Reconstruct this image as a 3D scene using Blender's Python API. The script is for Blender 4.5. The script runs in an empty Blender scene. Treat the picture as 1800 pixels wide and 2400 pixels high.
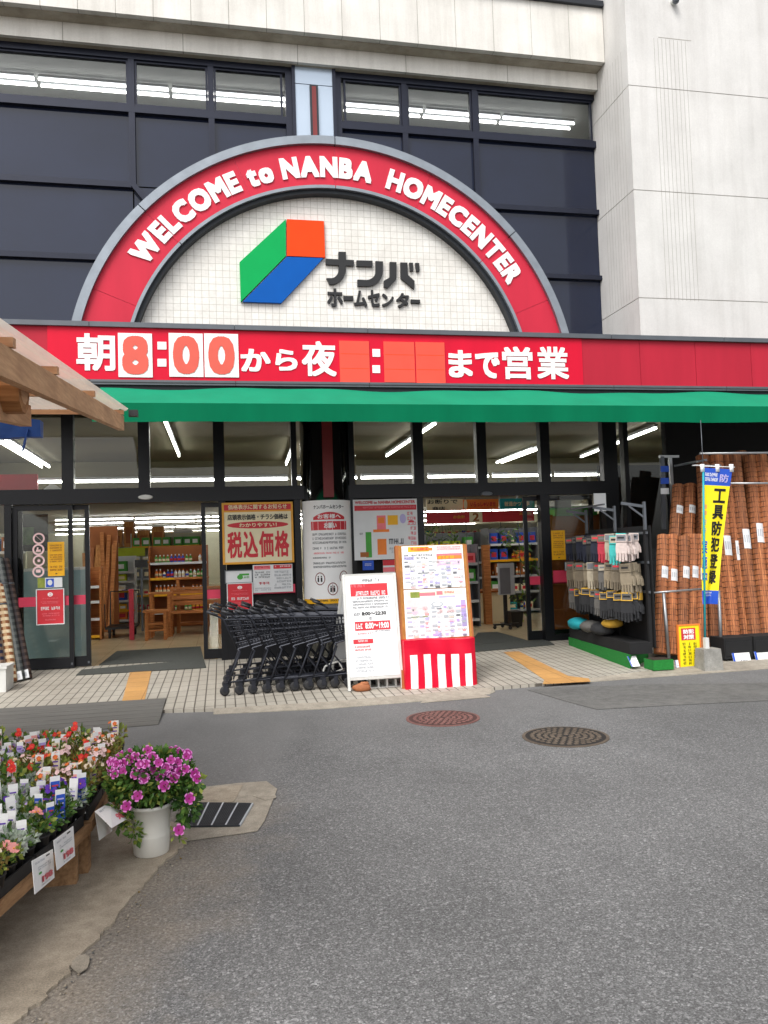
import bpy, math, random
from mathutils import Vector as V, Matrix
import numpy as np
R = math.radians
SC = bpy.context.scene
COL = SC.collection
random.seed(7)
# ---------------------------------------------------------------- camera
FPX, YAW, PIT, ROL, HC = 1850., R(11.68), R(2.76), R(1.86), 1.6
fw = V((math.sin(YAW)*math.cos(PIT), math.cos(YAW)*math.cos(PIT), math.sin(PIT)))
r0 = V((math.cos(YAW), -math.sin(YAW), 0)); u0 = r0.cross(fw)
rc = r0*math.cos(ROL)-u0*math.sin(ROL); uc = u0*math.cos(ROL)+r0*math.sin(ROL)
cd = bpy.data.cameras.new('camera'); cam = bpy.data.objects.new('camera', cd); COL.objects.link(cam)
cd.sensor_fit = 'HORIZONTAL'; cd.sensor_width = 36; cd.lens = FPX/1800*36; cd.clip_end = 2000; cd.clip_start = .05
cam.matrix_world = Matrix(((rc.x, uc.x, -fw.x, 0), (rc.y, uc.y, -fw.y, 0), (rc.z, uc.z, -fw.z, HC), (0, 0, 0, 1)))
SC.camera = cam
CP = V((0, 0, HC))
# ---------------------------------------------------------------- sky, sun, exposure
SUN_EL, SUN_AZ = R(52), R(215)          # azimuth measured clockwise from +Y: behind the camera, to its left
wd = bpy.data.worlds.new('World'); SC.world = wd; wd.use_nodes = True
nt = wd.node_tree; bg = nt.nodes['Background']
sky = nt.nodes.new('ShaderNodeTexSky'); sky.sky_type = 'NISHITA'; sky.sun_disc = False
sky.sun_elevation = SUN_EL; sky.sun_rotation = SUN_AZ; sky.dust_density = 3.0
hs = nt.nodes.new('ShaderNodeHueSaturation'); hs.inputs['Saturation'].default_value = .14
nt.links.new(sky.outputs[0], hs.inputs['Color']); nt.links.new(hs.outputs[0], bg.inputs[0])
bg.inputs[1].default_value = .15
sd = bpy.data.lights.new('sun', 'SUN'); sun = bpy.data.objects.new('sun', sd); COL.objects.link(sun)
sd.energy = 1.35; sd.angle = R(28); sd.color = (1, .97, .93)
sv = V((math.sin(SUN_AZ)*math.cos(SUN_EL), math.cos(SUN_AZ)*math.cos(SUN_EL), math.sin(SUN_EL)))
sun.rotation_euler = (-sv).to_track_quat('-Z', 'Y').to_euler()
SC.view_settings.view_transform = 'Standard'; SC.view_settings.look = 'None'
SC.view_settings.exposure = 0.64; SC.view_settings.gamma = 1
SC.cycles.max_bounces = 8; SC.cycles.transparent_max_bounces = 16; SC.cycles.caustics_reflective = False; SC.cycles.caustics_refractive = False
# ---------------------------------------------------------------- points from the camera's geometry
def ray(px, py): return fw + rc*((px-900)/FPX) - uc*((py-1200)/FPX)
def W(px, py, Y): d = ray(px, py); return CP + d*(Y/d.y)
def G(px, py, z=0.): d = ray(px, py); return CP + d*((z-HC)/d.z)
def XP(px, py, X): d = ray(px, py); return CP + d*(X/d.x)
FY, KY = 11.65, 8.42                     # glass front, kerb line
def rz(y): return .02 + max(0, min(1, (y-KY)/(FY-KY)))*.09
def GR(px, py):
    p = G(px, py, .05)
    for _ in range(4): p = G(px, py, rz(p.y))
    return p
# ---------------------------------------------------------------- materials
def lin(c): return c/12.92 if c <= .04045 else ((c+.055)/1.055)**2.4
def C(r, g, b): return (lin(r/255), lin(g/255), lin(b/255), 1)
def M(name, col, rough=.6, metal=0., var=.12, scale=6., bump=0., bscale=60., spec=.5, stretch=None):
    m = bpy.data.materials.new(name); m.use_nodes = True; t = m.node_tree; b = t.nodes['Principled BSDF']
    b.inputs['Roughness'].default_value = rough; b.inputs['Metallic'].default_value = metal
    b.inputs['Specular IOR Level'].default_value = spec
    tc = t.nodes.new('ShaderNodeTexCoord'); src = tc.outputs['Object']
    if stretch:
        mp = t.nodes.new('ShaderNodeMapping'); mp.inputs['Scale'].default_value = stretch; t.links.new(src, mp.inputs[0]); src = mp.outputs[0]
    n = t.nodes.new('ShaderNodeTexNoise'); n.inputs['Scale'].default_value = scale; n.inputs['Detail'].default_value = 5
    t.links.new(src, n.inputs['Vector'])
    mx = t.nodes.new('ShaderNodeMix'); mx.data_type = 'RGBA'
    mx.inputs['A'].default_value = [c*(1-var*1.6) for c in col[:3]]+[1]; mx.inputs['B'].default_value = [min(1, c*(1+var*1.6)) for c in col[:3]]+[1]
    t.links.new(n.outputs['Fac'], mx.inputs['Factor']); t.links.new(mx.outputs['Result'], b.inputs['Base Color'])
    if bump:
        n2 = t.nodes.new('ShaderNodeTexNoise'); n2.inputs['Scale'].default_value = bscale; n2.inputs['Detail'].default_value = 4
        t.links.new(src, n2.inputs['Vector'])
        bp = t.nodes.new('ShaderNodeBump'); bp.inputs['Strength'].default_value = bump; bp.inputs['Distance'].default_value = .02
        t.links.new(n2.outputs['Fac'], bp.inputs['Height']); t.links.new(bp.outputs[0], b.inputs['Normal'])
    m['col'] = mx.name
    return m
def EM(name, col, s):
    m = bpy.data.materials.new(name); m.use_nodes = True; b = m.node_tree.nodes['Principled BSDF']
    b.inputs['Base Color'].default_value = (.8, .8, .8, 1); b.inputs['Emission Color'].default_value = col; b.inputs['Emission Strength'].default_value = s
    return m
def GLASS(name, tint, refl=1.0):
    m = bpy.data.materials.new(name); m.use_nodes = True; t = m.node_tree; t.nodes.remove(t.nodes['Principled BSDF'])
    o = t.nodes['Material Output']; a = t.nodes.new('ShaderNodeBsdfTransparent'); a.inputs[0].default_value = tint
    g = t.nodes.new('ShaderNodeBsdfGlossy'); g.inputs['Roughness'].default_value = .01
    f = t.nodes.new('ShaderNodeFresnel'); f.inputs[0].default_value = 1.45
    mu = t.nodes.new('ShaderNodeMath'); mu.operation = 'MULTIPLY'; mu.inputs[1].default_value = refl
    x = t.nodes.new('ShaderNodeMixShader'); t.links.new(f.outputs[0], mu.inputs[0]); t.links.new(mu.outputs[0], x.inputs[0])
    t.links.new(a.outputs[0], x.inputs[1]); t.links.new(g.outputs[0], x.inputs[2]); t.links.new(x.outputs[0], o.inputs[0])
    return m
def ramp(t, src, stops):
    r = t.nodes.new('ShaderNodeValToRGB'); e = r.color_ramp.elements
    while len(e) < len(stops): e.new(.5)
    for k, (p, c) in enumerate(stops): e[k].position = p; e[k].color = c
    t.links.new(src, r.inputs[0]); return r.outputs[0]
def noise(t, src, scale, detail=4, rough=.6, stretch=None):
    if stretch:
        mp = t.nodes.new('ShaderNodeMapping'); mp.inputs['Scale'].default_value = stretch; t.links.new(src, mp.inputs[0]); src = mp.outputs[0]
    n = t.nodes.new('ShaderNodeTexNoise'); n.inputs['Scale'].default_value = scale; n.inputs['Detail'].default_value = detail; n.inputs['Roughness'].default_value = rough
    t.links.new(src, n.inputs['Vector']); return n.outputs['Fac']
def mixc(t, fac, a, b, mode='MIX'):
    x = t.nodes.new('ShaderNodeMix'); x.data_type = 'RGBA'; x.blend_type = mode
    for k, v in (('Factor', fac), ('A', a), ('B', b)):
        if isinstance(v, (int, float)): x.inputs[k].default_value = v
        elif isinstance(v, tuple): x.inputs[k].default_value = v
        else: t.links.new(v, x.inputs[k])
    return x.outputs['Result']
def bump(t, h, s, d=.01):
    b = t.nodes.new('ShaderNodeBump'); b.inputs['Strength'].default_value = s; b.inputs['Distance'].default_value = d
    t.links.new(h, b.inputs['Height']); t.links.new(b.outputs[0], t.nodes['Principled BSDF'].inputs['Normal'])
def base(name, rough=.8, spec=.4):
    m = bpy.data.materials.new(name); m.use_nodes = True; t = m.node_tree; b = t.nodes['Principled BSDF']
    b.inputs['Roughness'].default_value = rough; b.inputs['Specular IOR Level'].default_value = spec
    tc = t.nodes.new('ShaderNodeTexCoord'); return m, t, tc.outputs['Object'], b
def math_(t, op, a, b=None):
    x = t.nodes.new('ShaderNodeMath'); x.operation = op
    for i, v in enumerate((a, b)):
        if v is None: continue
        if isinstance(v, (int, float)): x.inputs[i].default_value = v
        else: t.links.new(v, x.inputs[i])
    return x.outputs[0]
def g4(v, k=1): return (v, v*k, v*k*k, 1)
def asphalt_mat():
    m, t, o, b = base('asphalt', .9, .25)
    f1 = noise(t, o, 62, 4, .8); f2 = noise(t, o, 27, 4, .75); f4 = noise(t, o, 120, 2, .7)
    c = ramp(t, f1, [(.37, g4(.028)), (.47, g4(.08)), (.54, g4(.14)), (.60, g4(.25)), (.66, g4(.62))])
    for vs_, wt in ((92, .48), (170, .35)):
        vc = t.nodes.new('ShaderNodeTexVoronoi'); vc.inputs['Scale'].default_value = vs_; t.links.new(o, vc.inputs['Vector'])
        sp = t.nodes.new('ShaderNodeSeparateColor'); t.links.new(vc.outputs['Color'], sp.inputs[0])
        c = mixc(t, wt, c, ramp(t, sp.outputs[0], [(.0, g4(.035)), (.4, g4(.095)), (.78, g4(.165)), (.92, g4(.34)), (1., g4(.75))]))
    c = mixc(t, .2, c, ramp(t, f2, [(.36, g4(.05)), (.52, g4(.12)), (.66, g4(.26))]))
    c = mixc(t, .3, c, ramp(t, f4, [(.36, g4(.04)), (.52, g4(.12)), (.66, g4(.32))]))
    big = noise(t, o, .55, 5, .6)
    c = mixc(t, 1., c, ramp(t, big, [(.3, g4(.82)), (.7, g4(1.16))]), 'MULTIPLY')
    # dusty brown film along the broken edge of the pavement strip
    sx = t.nodes.new('ShaderNodeSeparateXYZ'); t.links.new(o, sx.inputs[0])
    # signed distance from the edge line through (-.42,4.5) and (-.8,3.1)
    e = math_(t, 'ADD', math_(t, 'MULTIPLY', math_(t, 'ADD', sx.outputs[0], .42), .965), math_(t, 'MULTIPLY', math_(t, 'SUBTRACT', sx.outputs[1], 4.5), -.262))
    n3 = noise(t, o, 2.6, 5, .65)
    e2 = math_(t, 'ADD', e, math_(t, 'MULTIPLY', math_(t, 'SUBTRACT', n3, .5), -1.1))
    mask = ramp(t, e2, [(.0, g4(1.)), (.28, g4(.7)), (.72, g4(.0))])
    far = ramp(t, math_(t, 'DIVIDE', sx.outputs[1], 12.), [(.40, g4(1.)), (.47, g4(0.))])
    mask = mixc(t, 1., mask, far, 'MULTIPLY')
    dust = mixc(t, .35, ramp(t, f1, [(.36, C(106, 97, 85)), (.64, C(164, 152, 136))]), c)
    c = mixc(t, mask, c, dust)
    # greyer, smoother and slightly lighter old surface close to the shop
    old = ramp(t, math_(t, 'ADD', math_(t, 'DIVIDE', sx.outputs[1], 12.), math_(t, 'MULTIPLY', math_(t, 'SUBTRACT', n3, .5), .05)), [(.52, g4(0.)), (.62, g4(1.))])
    c = mixc(t, math_(t, 'MULTIPLY', old, .45), c, g4(.15, .98))
    # smoother, paler worn lane between the kerb ramp and the drain
    e4 = math_(t, 'ADD', math_(t, 'SUBTRACT', math_(t, 'MULTIPLY', math_(t, 'SUBTRACT', sx.outputs[1], 5.3), .227), sx.outputs[0]), math_(t, 'MULTIPLY', math_(t, 'SUBTRACT', n3, .5), .5))
    lane = mixc(t, 1., ramp(t, math_(t, 'ADD', e4, .3), [(.0, g4(0.)), (.22, g4(1.))]), ramp(t, math_(t, 'DIVIDE', sx.outputs[1], 12.), [(.41, g4(0.)), (.46, g4(1.))]), 'MULTIPLY')
    c = mixc(t, math_(t, 'MULTIPLY', lane, .5), c, g4(.165, .985))
    # stains and tyre-worn darker paths
    st = noise(t, o, 1.1, 6, .7, (1., .45, 1.)); c = mixc(t, 1., c, ramp(t, st, [(.34, g4(.88)), (.5, g4(1.)), (.66, g4(1.08))]), 'MULTIPLY')
    vo = t.nodes.new('ShaderNodeTexVoronoi'); vo.inputs['Scale'].default_value = 1.7; t.links.new(o, vo.inputs['Vector'])
    spot = ramp(t, math_(t, 'ADD', vo.outputs['Distance'], math_(t, 'MULTIPLY', f2, .1)), [(.085, g4(1.)), (.13, g4(0.))]); c = mixc(t, math_(t, 'MULTIPLY', spot, .18), c, g4(.06))
    c = mixc(t, 1., c, g4(1.12, 1.), 'MULTIPLY'); t.links.new(c, b.inputs['Base Color']); bump(t, f1, .5, .006); return m
def concrete_mat(name, a, bb, crack=0., sc=1.):
    m, t, o, b = base(name, .9, .25)
    f1 = noise(t, o, 150*sc, 3, .7); f2 = noise(t, o, 2.2*sc, 6, .65); f3 = noise(t, o, 14*sc, 4, .6)
    c = ramp(t, f2, [(.3, a), (.7, bb)])
    c = mixc(t, .35, c, ramp(t, f1, [(.35, tuple(x*.55 for x in a[:3])+(1,)), (.7, tuple(min(1, x*1.35) for x in bb[:3])+(1,))]))
    c = mixc(t, 1., c, ramp(t, f3, [(.3, g4(.8)), (.65, g4(1.08))]), 'MULTIPLY')
    t.links.new(c, b.inputs['Base Color']); bump(t, f1, .35, .006); return m
def wall_mat(name, a, bb, streak=.5):
    m, t, o, b = base(name, .7, .3)
    f = noise(t, o, 1.3, 6, .6); s = noise(t, o, 3.5, 5, .65, (1.6, 1.6, .12)); fine = noise(t, o, 45, 3, .6)
    c = ramp(t, f, [(.3, a), (.7, bb)])
    c = mixc(t, streak, c, mixc(t, 1., c, ramp(t, s, [(.33, g4(.78, .985)), (.55, g4(1.))]), 'MULTIPLY'))
    c = mixc(t, 1., c, ramp(t, fine, [(.3, g4(.96)), (.7, g4(1.03))]), 'MULTIPLY')
    t.links.new(c, b.inputs['Base Color']); bump(t, fine, .08, .004); return m
def tile_mat(name, w, h, tile, grout, mort=.006, axes='xz', rough=.45, off=0.):
    m, t, o, b = base(name, rough, .4)
    sx = t.nodes.new('ShaderNodeSeparateXYZ'); t.links.new(o, sx.inputs[0]); cb = t.nodes.new('ShaderNodeCombineXYZ')
    for i, a in enumerate(axes): t.links.new(sx.outputs['xyz'.index(a)], cb.inputs[i])
    br = t.nodes.new('ShaderNodeTexBrick'); br.offset = off; br.inputs['Scale'].default_value = 1; br.inputs['Brick Width'].default_value = w; br.inputs['Row Height'].default_value = h
    br.inputs['Mortar Size'].default_value = mort; br.inputs['Mortar Smooth'].default_value = .3
    br.inputs['Color1'].default_value = tile; br.inputs['Color2'].default_value = tuple(x*.93 for x in tile[:3])+(1,); br.inputs['Mortar'].default_value = grout
    t.links.new(cb.outputs[0], br.inputs['Vector'])
    f = noise(t, o, 1.4, 6, .65); f3 = noise(t, o, 30, 3)
    c = mixc(t, 1., br.outputs['Color'], ramp(t, f, [(.3, g4(.82, .98)), (.68, g4(1.05))]), 'MULTIPLY')
    c = mixc(t, 1., c, ramp(t, f3, [(.3, g4(.93)), (.7, g4(1.04))]), 'MULTIPLY')
    t.links.new(c, b.inputs['Base Color']); bump(t, br.outputs['Fac'], -.25, .004); return m
def wood_mat(name, a, bb, axis=0, rough=.7):
    m, t, o, b = base(name, rough, .3)
    st = [14, 14, 14]; st[axis] = 1.1
    f = noise(t, o, 3.2, 5, .65, tuple(st)); f2 = noise(t, o, 2., 4)
    c = ramp(t, f, [(.28, a), (.72, bb)])
    c = mixc(t, 1., c, ramp(t, f2, [(.3, g4(.8)), (.7, g4(1.12))]), 'MULTIPLY')
    t.links.new(c, b.inputs['Base Color']); bump(t, f, .25, .004); return m
def reed_mat(k=1., name='reed'):
    m, t, o, b = base(name, .55, .35)
    f = noise(t, o, 3., 4, .75, (34, 34, .8)); f2 = noise(t, o, 5., 4)
    c = ramp(t, f, [(.34, C(int(58*k), int(36*k), int(20*k))), (.46, C(int(132*k), int(78*k), int(48*k))), (.58, C(int(168*k), int(108*k), int(68*k))), (.72, C(int(214*k), int(146*k), int(96*k)))])
    c = mixc(t, 1., c, ramp(t, f2, [(.3, g4(.75)), (.7, g4(1.12))]), 'MULTIPLY')
    t.links.new(c, b.inputs['Base Color']); bump(t, f, .6, .006); return m
def plaid_mat(name, a, bb, c2):
    m, t, o, b = base(name, .85, .2)
    sx = t.nodes.new('ShaderNodeSeparateXYZ'); t.links.new(o, sx.inputs[0])
    w1 = math_(t, 'SINE', math_(t, 'MULTIPLY', sx.outputs[2], 75.)); w2 = math_(t, 'SINE', math_(t, 'MULTIPLY', sx.outputs[0], 90.))
    c = mixc(t, ramp(t, math_(t, 'ADD', math_(t, 'MULTIPLY', w1, .5), .5), [(.45, g4(0.)), (.55, g4(1.))]), a, bb)
    c = mixc(t, math_(t, 'MULTIPLY', ramp(t, math_(t, 'ADD', math_(t, 'MULTIPLY', w2, .5), .5), [(.45, g4(0.)), (.55, g4(1.))]), .55), c, c2)
    t.links.new(c, b.inputs['Base Color']); return m
MT = {}
MT['asphalt'] = asphalt_mat()
MT['sidewalk'] = concrete_mat('sidewalk concrete', C(140, 130, 115), C(182, 170, 153))
MT['kerb'] = concrete_mat('kerb concrete', C(138, 130, 118), C(176, 168, 154))
MT['patch'] = concrete_mat('worn patch', C(92, 91, 90), C(118, 117, 114), sc=.8)
MT['plate'] = M('ramp plate', C(104, 102, 98), .75, 0, .18, 3, .15, 40, .3, (.6, 5, 1))
MT['paving'] = tile_mat('paving', .105, .315, C(182, 176, 164), C(98, 92, 84), .008, 'xy', .6)
MT['tactile'] = tile_mat('tactile', .3, .3, C(204, 154, 92), C(160, 118, 74), .006, 'xy', .7)
MT['shopfloor'] = tile_mat('shop floor', .45, .45, C(206, 186, 150), C(170, 150, 120), .004, 'xy', .22)
MT['wall'] = wall_mat('white wall panel', C(208, 206, 203), C(224, 222, 219), .4)
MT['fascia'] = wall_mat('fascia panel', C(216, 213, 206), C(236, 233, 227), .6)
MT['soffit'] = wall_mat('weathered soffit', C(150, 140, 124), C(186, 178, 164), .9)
MT['joint'] = M('joint', C(162, 158, 150), .9)
MT['tilepanel'] = tile_mat('arch tile', .1, .1, C(246, 244, 238), C(198, 194, 184), .004, 'xz', .35)
MT['frame'] = M('dark frame', C(19, 20, 25), .4, .3, .15)
MT['frame2'] = M('navy frame', C(30, 34, 50), .38, .35, .12)
MT['spandrel'] = M('spandrel glass', C(28, 35, 56), .08, 0, .4, .45, .08, .4, .5)  # broad tone variation painted in for uneven sky reflections
MT['glass'] = GLASS('clear glass', (.93, .94, .92, 1), .9)
MT['glass_up'] = GLASS('upper glass', (.90, .91, .90, 1), .8)
MT['trim'] = M('trim grey', C(96, 100, 106), .45, .4, .12)
MT['trimdark'] = M('trim dark', C(42, 46, 52), .5, .3)
MT['zinc'] = M('zinc rim', C(140, 147, 155), .42, .5, .18, 5, 0, 60, .5)
MT['redband'] = M('arch red', C(204, 46, 68), .45, 0, .1, 2.5, spec=.2, stretch=(1.5, 1.5, .3))
MT['red'] = M('sign red', C(214, 14, 50), .45, 0, .09, 2.5, spec=.2, stretch=(1.5, 1.5, .25))
MT['reddull'] = M('sign panel red', C(180, 36, 56), .5, 0, .13, 2.5, spec=.2, stretch=(1.5, 1.5, .25))
MT['white'] = M('white', C(244, 244, 244), .45, 0, .03)
MT['whitegrey'] = M('off white', C(222, 224, 226), .5, 0, .05)
MT['black'] = M('black', C(24, 24, 26), .45, 0, .15)
MT['matblack'] = M('matt black', C(20, 20, 22), .85, 0, .2)
MT['orange_card'] = M('orange card', C(240, 88, 72), .55, 0, .08, 3, spec=.15)
MT['digit'] = M('digit red', C(222, 88, 72), .5, 0, .05)
MT['l_green'] = M('logo green', C(0, 168, 86), .5, 0, .05, spec=.15)
MT['l_orange'] = M('logo orange', C(240, 72, 18), .5, 0, .05, spec=.15)
MT['l_blue'] = M('logo blue', C(0, 88, 174), .5, 0, .05, spec=.15)
MT['awn_top'] = M('awning skylit green', C(24, 134, 100), .8, 0, .12, 2.2, .1, 5, .1, stretch=(1.2, 1, .4))  # awning green with skylight on the slope painted in as a paler tone
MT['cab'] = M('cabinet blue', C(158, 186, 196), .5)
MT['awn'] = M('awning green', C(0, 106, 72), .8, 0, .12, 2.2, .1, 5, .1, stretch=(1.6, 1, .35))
MT['steelblue'] = M('pillar cladding', C(186, 200, 216), .25, .35, .05, 1.5)
MT['redpost'] = M('dark red', C(122, 34, 34), .5)
MT['mirror'] = M('polished steel', C(150, 152, 150), .1, 1., .05)
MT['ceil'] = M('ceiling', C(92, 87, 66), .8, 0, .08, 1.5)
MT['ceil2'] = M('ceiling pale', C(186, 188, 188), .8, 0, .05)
MT['inwall'] = M('inner wall', C(206, 204, 182), .8, 0, .06)
MT['tube'] = EM('lit tube', (1, .98, .92, 1), 17.)
MT['tube_up'] = EM('lit tube upper', (1, .98, .94, 1), 4.5)
MT['wood'] = wood_mat('timber', C(168, 126, 92), C(212, 170, 130), 1)
MT['woodx'] = wood_mat('timber cross', C(174, 126, 92), C(216, 170, 130), 0)
MT['log'] = wood_mat('log', C(128, 84, 48), C(184, 132, 84), 0)
MT['bench'] = wood_mat('bench board', C(120, 88, 60), C(176, 138, 100), 1)
MT['pine'] = wood_mat('furniture pine', C(160, 96, 52), C(212, 142, 84), 0)
MT['lumber'] = wood_mat('lumber', C(168, 108, 56), C(222, 160, 96), 2)
MT['reed'] = reed_mat(1.16); MT['reed2'] = reed_mat(1.02, 'reed darker'); MT['reed3'] = reed_mat(1.24, 'reed lighter')
MT['string'] = M('binding', C(64, 40, 28), .8)
MT['pipe'] = M('galvanised pipe', C(168, 170, 172), .35, .7, .15, 12)
MT['cart'] = M('cart wire', C(46, 48, 56), .38, .5, .2)
MT['cartdk'] = M('cart plastic', C(34, 35, 40), .5)
MT['rubber'] = M('rubber', C(40, 40, 42), .8)
MT['blue'] = M('print blue', C(30, 80, 190), .5)
MT['teal'] = M('teal', C(30, 158, 170), .6)
MT['yellow'] = M('print yellow', C(245, 226, 20), .5, 0, .04)
MT['amber'] = M('amber sheet', C(240, 178, 14), .5, 0, .06)
MT['cream'] = M('cream', C(238, 226, 190), .6, 0, .05)
MT['gold'] = M('gold print', C(226, 160, 50), .5)
MT['pred'] = M('print red', C(206, 44, 56), .5)
MT['pink'] = M('print pink', C(238, 120, 130), .5)
MT['pgrey'] = M('print grey', C(110, 112, 118), .6)
MT['pltgrey'] = M('print light grey', C(176, 180, 186), .6)
MT['lilac'] = M('print lilac', C(186, 178, 224), .6)
MT['pgreen'] = M('print green', C(70, 160, 60), .6)
MT['lime'] = M('lime', C(190, 206, 40), .6)
MT['orange'] = M('print orange', C(240, 130, 50), .6)
MT['brown'] = M('print brown', C(160, 92, 40), .6)
MT['pinkband'] = M('translucent red band', C(214, 60, 90), .5)
MT['iron1'] = concrete_mat('red iron cover', C(104, 70, 66), C(134, 98, 92))
MT['iron2'] = concrete_mat('iron cover', C(74, 66, 58), C(112, 100, 88))
MT['ironbase1'] = M('red iron recess', C(70, 44, 40), .9); MT['ironbase2'] = M('iron recess', C(34, 30, 27), .9)
MT['grate'] = M('grate iron', C(62, 66, 72), .5, .6, .2, 20)
MT['void'] = M('drain void', C(12, 12, 12), .9)
MT['turf'] = M('green turf', C(30, 130, 50), .95, 0, .25, 60, .6, 200)
MT['mat'] = M('entrance mat', C(70, 72, 68), .95, 0, .2, 40, .4, 150)
MT['potblack'] = M('black pot', C(30, 30, 32), .6)
MT['soil'] = M('soil', C(50, 38, 30), .95)
MT['pail'] = M('white pail', C(226, 224, 216), .4, 0, .05)
MT['block'] = concrete_mat('cast block', C(130, 128, 122), C(164, 162, 156))
MT['plastic_w'] = M('white plastic', C(214, 214, 210), .45)
MT['stone'] = M('rust stone', C(160, 100, 64), .8, 0, .3, 12)
MT['sheet'] = GLASS('corrugated clear sheet', (.82, .79, .75, 1), .5)
_t = MT['sheet'].node_tree; _o = _t.nodes['Material Output']; _l = _o.inputs[0].links[0].from_socket
_d = _t.nodes.new('ShaderNodeBsdfDiffuse'); _d.inputs[0].default_value = C(226, 214, 202); _r = _t.nodes.new('ShaderNodeBsdfTranslucent'); _r.inputs[0].default_value = C(220, 208, 196)
_a = _t.nodes.new('ShaderNodeMixShader'); _t.links.new(_d.outputs[0], _a.inputs[1]); _t.links.new(_r.outputs[0], _a.inputs[2]); _b = _t.nodes.new('ShaderNodeMixShader'); _b.inputs[0].default_value = .62
_t.links.new(_l, _b.inputs[1]); _t.links.new(_a.outputs[0], _b.inputs[2]); _t.links.new(_b.outputs[0], _o.inputs[0])
MT['vinyl'] = GLASS('clear film', (.86, .84, .82, 1), 1.6)
def leaf(name, a, b2):
    m, t, o, b = base(name, .55, .35); f = noise(t, o, 9, 4); t.links.new(ramp(t, f, [(.3, a), (.7, b2)]), b.inputs['Base Color']); return m
MT['leaf'] = leaf('leaf green', C(52, 88, 34), C(104, 140, 58))
MT['leafy'] = leaf('leaf yellow green', C(96, 116, 44), C(160, 168, 76))
MT['leafbrown'] = leaf('leaf bronze', C(104, 84, 44), C(150, 128, 62))
MT['leafdark'] = leaf('leaf dark', C(40, 74, 34), C(84, 124, 52))
MT['leafsilver'] = leaf('leaf silver', C(142, 158, 142), C(196, 206, 192))
for k, c in dict(f_red=(222, 46, 40), f_cream=(250, 226, 200), f_pink=(240, 160, 156), f_purple=(92, 40, 168), f_white=(240, 238, 240), f_mag=(168, 34, 132), f_magedge=(224, 130, 206), f_orange=(220, 108, 48), f_lav=(182, 160, 220), f_blush=(246, 206, 206)).items():
    MT[k] = M(k, C(*c), .6, 0, .1, 20)
for k, c in dict(g_beige=(140, 128, 108), g_cream=(178, 168, 148), g_taupe=(112, 102, 86), g_dark=(42, 43, 46), g_navy=(34, 38, 54), g_teal=(70, 188, 184), g_pinkish=(206, 190, 184), g_grey=(98, 96, 93), g_red=(190, 60, 76), g_yel=(214, 168, 60)).items():
    MT[k] = M(k, C(*c), .85, 0, .14, 30, .3, 200)
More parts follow.
